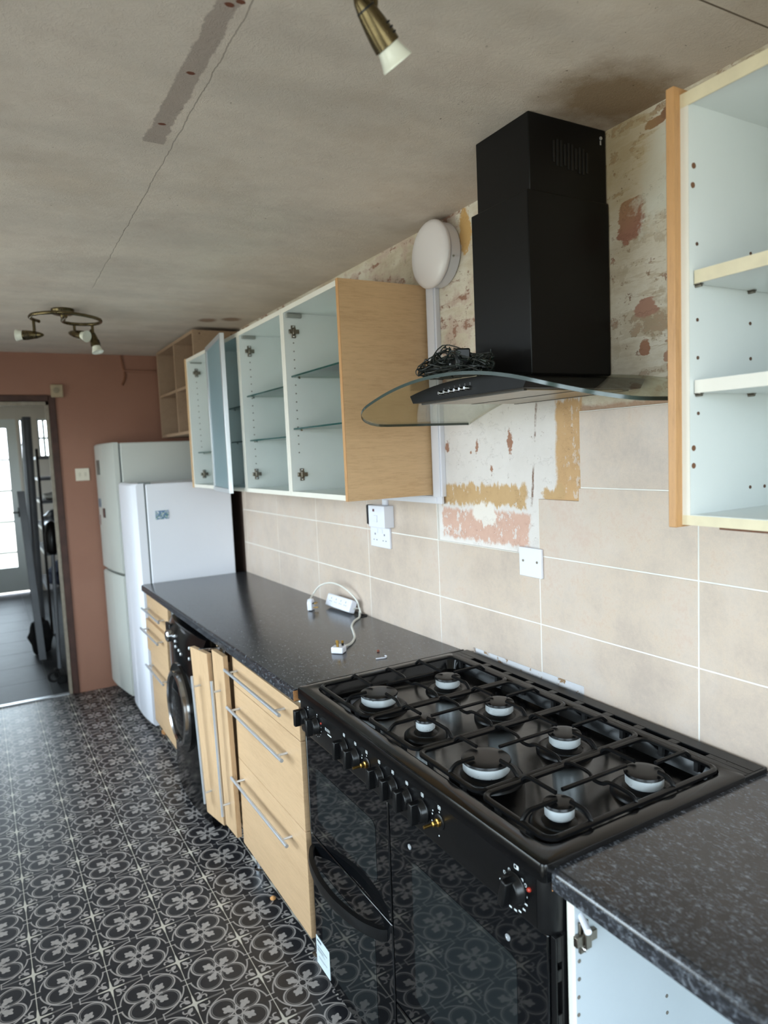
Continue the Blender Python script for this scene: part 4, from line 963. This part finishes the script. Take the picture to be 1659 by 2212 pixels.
# ================================================================== wall fittings
P = at(957, 553, x=.008)
bl = thing('bulkhead_light', 'round white bulkhead lamp high on the wall beside the hood chimney', 'lamp', (.008, P.y, P.z))
P.x = .008
obj('base', MB().lathe([(.098,0),(.104,.004),(.104,.038),(.100,.042),(.096,.046)], P, (-1,0,0), 48), WHITE_PLASTIC, bl, smooth=40)
obj('diffuser', MB().lathe([(.104,.0455),(.109,.0465),(.110,.050),(.107,.056),(.096,.063),(.07,.069),(.035,.0725),(.002,.0735)], P, (-1,0,0), 48), Mat('opal_diffuser', (222,216,216), .28).m, bl, smooth=60)
obj('fixing_screw', MB().lathe([(.004,0),(.003,.003)], P+Vector((-.035,-.106,-.03)), (0,-1,0), 10), GREY_PLASTIC, bl)
def trunk(label, boxes):
    o = None
    for i, b_ in enumerate(boxes):
        if o is None: o = obj('cable_trunking', MB().box(*b_), WHITE_PLASTIC, bev=.0015, org=(b_[0], (b_[2]+b_[3])/2, b_[4])); tag(o, label, 'trunking', 'white cable trunking on the wall')
        else: obj('trunking_lid', MB().box(*b_), WHITE_PLASTIC, o, bev=.001)
    return o
trunk('tall white plastic trunking running up the wall beside the oak end panel', [(-.010,.008,1.996,2.054,1.452,2.185), (-.014,-.010,2.004,2.046,1.452,2.17)])
trunk('level white plastic trunking under the oak ended wall cabinet', [(-.010,.0,2.0,2.46,1.426,1.452), (-.013,-.010,2.03,2.45,1.430,1.448)])
trunk('short white trunking stub dropping onto the cooker switch', [(-.010,.0,2.388,2.424,1.404,1.4255), (-.012,-.010,2.392,2.42,1.404,1.4255)])
def plate(name, label, cat, y0, y1, z0, z1, d, x0=0.0):
    t = thing(name, label, cat, (x0, (y0+y1)/2, z0)); obj('face_plate', MB().box(x0-d, x0, y0, y1, z0, z1), WHITE_PLASTIC, t, bev=.002); return t
ds = plate('double_socket', 'white double socket on the tiles under the cooker switch', 'socket', 2.375, 2.531, 1.229, 1.312, .010)
for yc_ in (2.415, 2.490):
    obj('pin_slots', MB().box(-.0112, -.0098, yc_-.003, yc_+.003, 1.278, 1.286).box(-.0112, -.0098, yc_-.015, yc_-.008, 1.256, 1.260).box(-.0112, -.0098, yc_+.008, yc_+.015, 1.256, 1.260), simple('slot_grey', (120,118,124), .6), ds)
    obj('rocker', MB().box(-.013, -.010, yc_-.006+(.018 if yc_ < 2.45 else -.018), yc_+.006+(.018 if yc_ < 2.45 else -.018), 1.287, 1.304), WHITE_PLASTIC, ds, bev=.001)
cs = plate('cooker_switch', 'white boxed cooker switch with a red neon, above the double socket', 'switch', 2.350, 2.478, 1.3165, 1.4035, .045)
obj('rocker', MB().box(-.049, -.045, 2.405, 2.430, 1.338, 1.366), WHITE_PLASTIC, cs, bev=.0015)
obj('neon', MB().box(-.0465, -.045, 2.428, 2.440, 1.380, 1.390), DARKRED, cs)
ra = thing('plug_in_device', 'small black device with a pale label on the tiles left of the cooker switch', 'switch', (0, 2.507, 1.318))
obj('case', MB().box(-.024, 0, 2.480, 2.537, 1.319, 1.402), BLACK_PLASTIC, ra, bev=.005)
obj('paper_label', MB().box(-.0255, -.0243, 2.482, 2.512, 1.330, 1.372), simple('cream_label', (224,222,186), .5), ra)
bp_ = plate('blank_plate', 'square white blank outlet plate with two screws below the bare plaster', 'outlet plate', 1.508, 1.604, 1.229, 1.316, .009)
for yc_ in (1.526, 1.586): obj('screw', MB().lathe([(.004,0),(.0038,.0012),(.002,.0014)], (-.009, yc_, 1.276), (-1,0,0), 12), NICKEL, bp_)
P = at(178, 1025, y=YF-.001)
sw_ = thing('light_switch', 'cream double light switch on the salmon wall by the fridge freezer', 'switch', (P.x, YF, P.z))
obj('face_plate', MB().box(P.x-.045, P.x+.045, YF-.009, YF, P.z-.043, P.z+.043), simple('cream_plastic', (220,210,190), .4), sw_, bev=.002)
for dx_ in (-.018, .018): obj('rocker', MB().box(P.x+dx_-.008, P.x+dx_+.008, YF-.012, YF-.009, P.z-.014, P.z+.014), simple('cream_plastic2', (206,196,176), .4), sw_, bev=.001)
P = at(123, 845, y=YF-.001)
th_ = thing('thermostat', 'small cream box with a round dial above the doorway corner', 'thermostat', (P.x, YF, P.z))
obj('case', MB().box(P.x-.040, P.x+.036, YF-.028, YF, P.z-.043, P.z+.043), simple('aged_cream_plastic', (184,164,132), .5, var=.2), th_, bev=.004)
obj('dial', MB().lathe([(.020,0),(.019,.006),(.002,.007)], (P.x-.006, YF-.028, P.z+.004), (0,-1,0), 20), simple('grey_dial', (140,128,104), .5), th_, smooth=40)
P0, P1 = at(259, 768, y=YF-.004), at(264, 832, y=YF-.004)
wv = obj('old_cable', MB().tube(smooth_path([P0+Vector((0,0,-.0)), P0.lerp(P1,.3)+Vector((.012,0,0)), P0.lerp(P1,.7)+Vector((.022,0,0)), P1], 5), .008, 8), simple('painted_over_cable', (128,82,56), .6), smooth=50, org=P1)
tag(wv, 'old brown cable hanging from the ceiling on the salmon wall', 'cable')
P0, P1 = at(266, 801, y=YF-.004), at(329, 803, y=YF-.004)
cn = obj('cable_conduit', MB().cyl(P0, (P1.x+.02, P1.y, P1.z), .009, 10), PINK, smooth=50, org=P0); tag(cn, 'painted level conduit running to the raw shelf box', 'conduit')

# ================================================================== ceiling spotlights
def spot_head(root, pivot, axis, s=1.0, L=.085, piv=.30):
    """bullet shaped lamp body, three slots near its mouth and a milky bulb; pivot point lies on its side"""
    ax = Vector(axis).normalized(); pv = Vector(pivot)
    r = .0205*s; tip = pv - ax*L*s*piv
    q = s*L/.085
    prof = [(.0015,0),(.006*s,.004*q),(.0115*s,.016*q),(.0155*s,.032*q),(.0185*s,.052*q),(r,.072*q),(r*1.02,L*s),(r*.9,L*s+.0005)]
    b = obj('lamp_head', MB().lathe(prof, tip, ax, 28), BRONZE, root, smooth=60)
    obj('seam_ring', MB().lathe([(.0146*s,.0270*q),(.0150*s,.0285*q),(.0152*s,.0300*q)], tip, ax, 28, False, False), BLACK_PLASTIC, b)
    for k in range(3):
        h = (.060+.0075*k)*q; rr = (.0203+.0003*k)*s; sl_ = MB(); u = ax.orthogonal().normalized(); v = ax.cross(u)
        ref = (rt - ax*rt.dot(ax)).normalized() if abs(rt.dot(ax)) < .99 else u; w2 = ax.cross(ref)
        P_ = []
        for i in range(7):
            a = math.radians(-35+70*i/6); P_.append(tip + ax*h + (ref*math.cos(a)+w2*math.sin(a))*rr)
        obj('cooling_slot', MB().tube(P_, .0016*s, 5), BLACK_RUBBER, b)
    e_ = L*s
    obj('bulb', MB().lathe([(.016*s,e_-.004*s),(.0180*s,e_+.001*s),(.0192*s,e_+.007*s),(.0215*s,e_+.015*s),(.0243*s,e_+.023*s),(.0255*s,e_+.0245*s),(.0255*s,e_+.0275*s),(.0225*s,e_+.028*s),(.010*s,e_+.024*s),(.002*s,e_+.023*s)], tip, ax, 28), WHITE_GLASS, b, smooth=50)
    return b
# near one: base and arm are above the frame, one head hangs into view
ns = thing('ceiling_spotlight', 'antique brass spotlight head with a white bulb at the top of the picture', 'spotlight', (-.90, .72, ZC))
cA = Vector((-.90, .72, 2.325))
obj('ceiling_rose', MB().lathe([(.055,0),(.058,-.006),(.052,-.022),(.02,-.028),(.012,-.05)], (-.90,.72,ZC), n=32), BRONZE, ns, smooth=40)
tipw = CAM + (fw + rt*((765-IW/2)/FPX) - up*((-22-IH/2)/FPX))*1.0; endw = CAM + (fw + rt*((847-IW/2)/FPX) - up*((117-IH/2)/FPX))*1.043
axn = (endw-tipw).normalized(); pvt = CAM + (fw + rt*((802-IW/2)/FPX) - up*((24-IH/2)/FPX))*1.012
jnt = Vector((pvt.x+.006, pvt.y+.003, 2.325))
ringp = [cA + Vector((.13*math.cos(a), .13*math.sin(a), 0)) for a in [math.radians(20*i) for i in range(-12, 4)]]
ringp = [jnt] + [Vector((jnt.x-.004, jnt.y-.035, 2.325))] + ringp[::-1] + [cA]
obj('curved_arm', MB().tube(smooth_path(ringp, 4), .0065, 10), BRONZE, ns, smooth=60)
obj('stem', MB().tube(smooth_path([jnt, Vector((jnt.x,jnt.y,jnt.z-.03)), Vector((pvt.x+.005, pvt.y, pvt.z+.012)), pvt], 4), .0062, 12), BRONZE, ns, smooth=60)
sL = (847-765)/FPX*1.0
spot_head(ns, tipw + axn*.030, axn, .98, .085, .030/(.085*.98))
# far one: S shaped arm with three heads
P = at(135, 668, z=ZC)
fs = thing('ceiling_spotlight', 'antique brass three lamp spotlight with an S shaped arm at the far end', 'spotlight', (P.x, P.y, ZC))
obj('ceiling_rose', MB().lathe([(.052,0),(.054,-.006),(.046,-.026),(.014,-.03),(.008,-.055)], (P.x, P.y, ZC), n=28), BRONZE, fs, smooth=40)
ZA = 2.326
ap = [at(*q, z=ZA) for q in ((84,694),(72,690),(64,685),(70,679),(95,675.5),(130,675),(170,679),(203,686),(218,693),(208,699.5),(180,701),(152,699),(136,694.5),(136,689),(142,683.5))]
obj('curved_arm', MB().tube(smooth_path(ap, 5), .0085, 10), BRONZE, fs, smooth=60)
def fhead(q, zdrop, axis):
    J = at(*q, z=ZA); B_ = J - Vector((0,0,zdrop)); obj('stem', MB().cyl(J, B_, .007, 10), BRONZE, fs, smooth=50); spot_head(fs, B_ - Vector((0,0,.014)), axis, 1.12, .085, .45)
fhead((72,690), .060, -rt*1.0 - fw*.15 + Vector((0,0,-.05))); fhead((160,700), .035, rt*.9 + Vector((0,0,-.25)) - fw*.4); fhead((199,700.5), .050, rt*.28 + Vector((0,0,-.95)) - fw*.15)

# ================================================================== things lying on the left worktop
ytab = lambda y: ZL(y)
el = thing('extension_lead', 'white four way extension block leaning on the tiles with its upturned plug', 'extension lead', (-.05, 2.75, ZL(2.75)))
c0, c1 = at(715, 1310, z=ZL(2.85)), at(768, 1327, z=ZL(2.7)); c0.x = -.050; c1.x = -.040
d_ = (c1-c0); d_.z = 0; dn_ = d_.normalized(); Lb = d_.length
n_ = Vector((dn_.y, -dn_.x, 0)); n_ = n_ if n_.x < 0 else -n_
tilt = (Vector((0,0,1))*.92 - n_*.38).normalized(); face = dn_.cross(tilt); face = face if face.x < 0 else -face
cb = (c0+c1)/2; cb.z = ZL(cb.y) + .034
obj('block', MB().obox(cb, dn_, tilt, face, Lb/2, .028, .016), WHITE_PLASTIC, el, bev=.005)
pm = MB()
for k in range(4):
    cc = cb + dn_*(-Lb/2 + Lb*(.2+.2*k)) + face*.0161
    pm.obox(cc + tilt*.010, dn_, tilt, face, .0025, .004, .0006).obox(cc - tilt*.004 + dn_*.007, dn_, tilt, face, .003, .002, .0006).obox(cc - tilt*.004 - dn_*.007, dn_, tilt, face, .003, .002, .0006)
obj('socket_slots', pm, simple('slot_grey2', (150,152,160), .6), el)
def plug(root, c, f, u, up_):
    """UK plug: f = towards the cable, u = the way the pins point"""
    f = Vector(f).normalized(); u = (Vector(u) - f*Vector(u).dot(f)).normalized(); s_ = f.cross(u); c = Vector(c)
    pol = [(-.024,-.022),(.012,-.022),(.026,-.010),(.026,.010),(.012,.022),(-.024,.022)]
    o = obj('plug', MB().prism(pol, lambda a, b, t: c + f*a + s_*b + u*t, -.011, .011), WHITE_PLASTIC, root, bev=.003)
    for a, b, L_, w_ in ((-.014, 0, .023, .0042), (.006, -.011, .018, .0034), (.006, .011, .018, .0034)):
        pb = c + f*a + s_*b + u*.011
        if b: obj('pin_sleeve', MB().obox(pb + u*.0045, f, s_, u, .0026, w_*1.05, .0045), BLACK_PLASTIC, o)
        obj('pin', MB().obox(pb + u*L_/2, f, s_, u, .0025, w_, L_/2), BRASS, o, bev=.0006)
    return o
PL2 = at(733, 1402, z=ZL(2.2)+.012); PL2.z = ZL(PL2.y)+.0125
hole = at(788, 1326, z=ZL(2.66)); hole.x = min(hole.x, -.012); hole.z = ZL(hole.y)
zt_ = lambda p, h=.006: Vector((p.x, p.y, ZL(p.y)+h))
fdir = Vector((.75, .65, 0)).normalized()
plug(el, PL2, fdir, (0,0,1), None)
cpth = [PL2 + fdir*.024] + [zt_(at(px_, py_, z=ZL(2.3)+.005), .005) for px_, py_ in ((757,1391),(766,1378),(764,1366),(760,1352),(765,1341),(776,1332))] + [Vector((hole.x-.002, hole.y+.012, ZL(hole.y)+.008)), Vector((hole.x+.008, hole.y+.03, ZL(hole.y)+.02)), cb + dn_*(Lb/2) - Vector((0,0,.008))]
obj('cable', MB().tube(smooth_path(cpth, 8), .0045, 8), WHITE_CABLE, el, smooth=60)
p1 = at(672, 1318, z=ZL(2.87)); p1.z = ZL(p1.y)
wp = thing('power_plug', 'white plug standing on edge whose cable arches over the extension block', 'plug', (p1.x, p1.y, p1.z))
pc = p1 + Vector((0,0,.026))
plug(wp, pc, (0,.08,1), (.75,-.66,0), None)
arc = [pc + Vector((0,.002,.026))] + [at(px_, py_, x=xx) for px_, py_, xx in ((676,1284,-.10),(688,1268,-.085),(704,1260,-.07),(722,1260,-.055),(742,1269,-.042),(760,1284,-.03),(772,1300,-.022))] + [Vector((hole.x-.004, hole.y+.012, hole.z+.03)), Vector((hole.x-.002, hole.y-.002, hole.z+.004))]
obj('cable', MB().tube(smooth_path(arc, 8), .0038, 8), WHITE_CABLE, wp, smooth=60)
gh = obj('cable_grommet', MB().lathe([(.022,0),(.022,.004),(.014,.004),(.014,.0005),(.001,.0004)], (hole.x-.012, hole.y-.03, hole.z), n=20), BLACK_RUBBER, smooth=40, org=hole); tag(gh, 'black cable hole at the back of the worktop beside the extension lead', 'grommet')
hk = at(822, 1420, z=ZL(2.05)); zz = ZL(hk.y)+.003
hook = obj('plastic_hook', MB().tube(smooth_path([at(812,1423,z=zz), at(817,1422.5,z=zz), at(823,1421.5,z=zz), at(829,1421,z=zz), at(834,1419.5,z=zz), at(834.5,1417,z=zz), at(831,1416.5,z=zz)], 5), .0022, 6), WHITE_PLASTIC, smooth=60, org=hk); tag(hook, 'tiny white plastic hook lying on the worktop near the cooker', 'hook')
cbm = at(817, 1408, z=ZL(2.1)); cbm.z = ZL(cbm.y)
cr_ = obj('crumb', MB().lathe([(.002,0),(.006,.002),(.005,.006),(.001,.008)], cbm, n=7), simple('red_brown_crumb', (120,64,48), .8), org=cbm); tag(cr_, 'red brown crumb on the worktop behind the white hook', 'crumb')
fl_ = at(590, 1943, z=0); o = obj('wood_scrap', MB().lathe([(.003,0),(.011,.003),(.010,.009),(.003,.013)], fl_, n=7), simple('orange_scrap', (206,150,92), .8), org=fl_); tag(o, 'small orange wood scrap on the patterned floor by the drawers', 'scrap')
dz_ = at(358, 1585, z=0); o = obj('wood_scrap', MB().obox((-.56, 4.16, .012), (1,.3,0), (-.3,1,0), (0,0,1), .03, .02, .012), CHIP, org=(-.56,4.16,0), bev=.003); tag(o, 'chipboard scrap under the far drawer unit by the fridge foot', 'scrap')

# ================================================================== things stored beyond the doorway
YP = 7.0
a_, b_ = at(66, 885, y=YP), at(84, 1330, y=YP); wpost = .034
ld = thing('stepladder', 'tall grey aluminium stepladder folded beyond the doorway', 'stepladder', (a_.x, YP, 0))
x0_ = at(72, 1100, y=YP).x
for dy in (0, .30):
    obj('rail', MB().tube([(x0_-.02, YP+dy, .0), (x0_+.01, YP+dy+.05, 2.06)], .036, 8, True, .8), GREY_PAINT, ld, smooth=50)
for k in range(7):
    zz = .25+.27*k; obj('step', MB().obox((x0_-.01+.015*zz, YP+.15+.025*zz, zz), (1,0,0), (0,1,0), (0,0,1), .022, .13, .010), GREY_PAINT, ld, bev=.002)
YQ = 6.4
a_, b_ = at(46, 1062, y=YQ), at(72, 1290, y=YQ)
b_.z = 0.0; b_.x += .03
bd = obj('leaning_board', MB().loft([[p + Vector((dx, dy, 0)) for dx, dy in ((-.028,-.012),(.028,-.012),(.028,.012),(-.028,.012))] for p in (b_, a_ + Vector((0,.12,0)))]), GREY_PAINT, org=(b_.x, b_.y, 0), bev=.003); tag(bd, 'grey plank leaning against the stepladder beyond the doorway', 'plank')
sr = thing('storage_rack', 'dark metal storage rack with pale shelf edges against the wall beyond the doorway', 'rack', (-.80, 7.9, 0))
ry0, ry1, rx0, rx1 = 7.35, 8.5, -.93, -.64
for zz in (.42, .78, 1.02, 1.28, 1.50, 1.70):
    s_ = obj('shelf', MB().box(rx0, rx1, ry0, ry1, zz-.012, zz), TIMBER_DARK, sr)
    obj('shelf_lip', MB().box(rx0-.004, rx0, ry0, ry1, zz-.022, zz+.006).box(rx0, rx1, ry0-.004, ry0, zz-.022, zz+.006), GREY_PAINT, s_)
for xx, yy in ((rx0, ry0), (rx0, ry1), (rx1, ry0), (rx1, ry1)): obj('post', MB().box(xx-.012, xx+.012, yy-.012, yy+.012, 0, 1.78), TIMBER_DARK, sr)
obj('back_panel', MB().box(rx1-.008, rx1-.002, ry0, ry1, .05, 1.74), TIMBER_DARK, sr)
def bundle(name, label, cat, c, r, m, seed, group=None):
    rg = random.Random(seed); bm = bmesh.new(); bmesh.ops.create_icosphere(bm, subdivisions=3, radius=1)
    for v in bm.verts:
        k = 1 + .16*math.sin(v.co.x*5+seed)*math.cos(v.co.y*4-seed) + .12*math.sin(v.co.z*9+seed*2); v.co = Vector((v.co.x*r[0]*k, v.co.y*r[1]*k, max(v.co.z*k, -.92)*r[2]))
    mb = MB().add([Vector(c)+v.co+Vector((0,0,r[2]*.92)) for v in bm.verts], [tuple(v.index for v in f.verts) for f in bm.faces]); bm.free()
    o = obj(name, mb, m, smooth=60, org=c); tag(o, label, cat, group); return o
bundle('foil_bag', 'crumpled silver bag on the upper part of the storage rack', 'bag', (-.80, 7.55, 1.02), (.10, .12, .085), SILVER, 3)
bundle('foil_bag', 'crumpled silver bag on the lower middle shelf of the storage rack', 'bag', (-.80, 7.55, .78), (.10, .12, .07), SILVER, 5)
bundle('folded_cloth', 'pale folded cloth on the higher shelf of the storage rack', 'cloth', (-.80, 7.6, 1.28), (.10, .16, .04), simple('pale_cloth', (150,146,136), .8), 8)
bundle('folded_cloth', 'navy cloth bundle on the lowest shelf of the storage rack', 'cloth', (-.80, 7.55, .42), (.10, .14, .13), NAVY, 9)
bundle('black_bag', 'black rubbish bag slumped on the floor under the grey plank', 'bag', (at(80,1300,y=6.8).x, 6.66, 0), (.09, .10, .16), DARK_STUFF, 4)
bt = at(122, 1425, y=5.62)
sv = thing('stick_vacuum', 'grey stick vacuum with a black head leaning by the door jamb', 'vacuum', (-1.02, 5.66, 0))
p0, p1 = Vector((-1.005, 5.70, .09)), at(112, 1165, y=5.85)
obj('pole', MB().cyl(p0, p1, .014, 12), GREY_PAINT, sv, smooth=50)
obj('motor_body', MB().lathe([(.02,0),(.045,.03),(.05,.16),(.035,.24),(.01,.26)], p1.lerp(p0,.12), (p1-p0), 18), BLACK_PLASTIC, sv, smooth=50)
obj('floor_head', MB().box(-1.035, -.965, 5.60, 5.86, .0, .06).lathe([(.035,-.012),(.035,.012)], (-1.03, 5.64, .075), (1,.2,0), 18), BLACK_RUBBER, sv, bev=.008)
obj('wheel_ring', MB().tube([Vector((-1.055+.036*math.cos(a), 5.56, .075+.036*math.sin(a))) for a in [i*math.pi/8 for i in range(17)]], .009, 8), BLACK_RUBBER, sv, smooth=60)
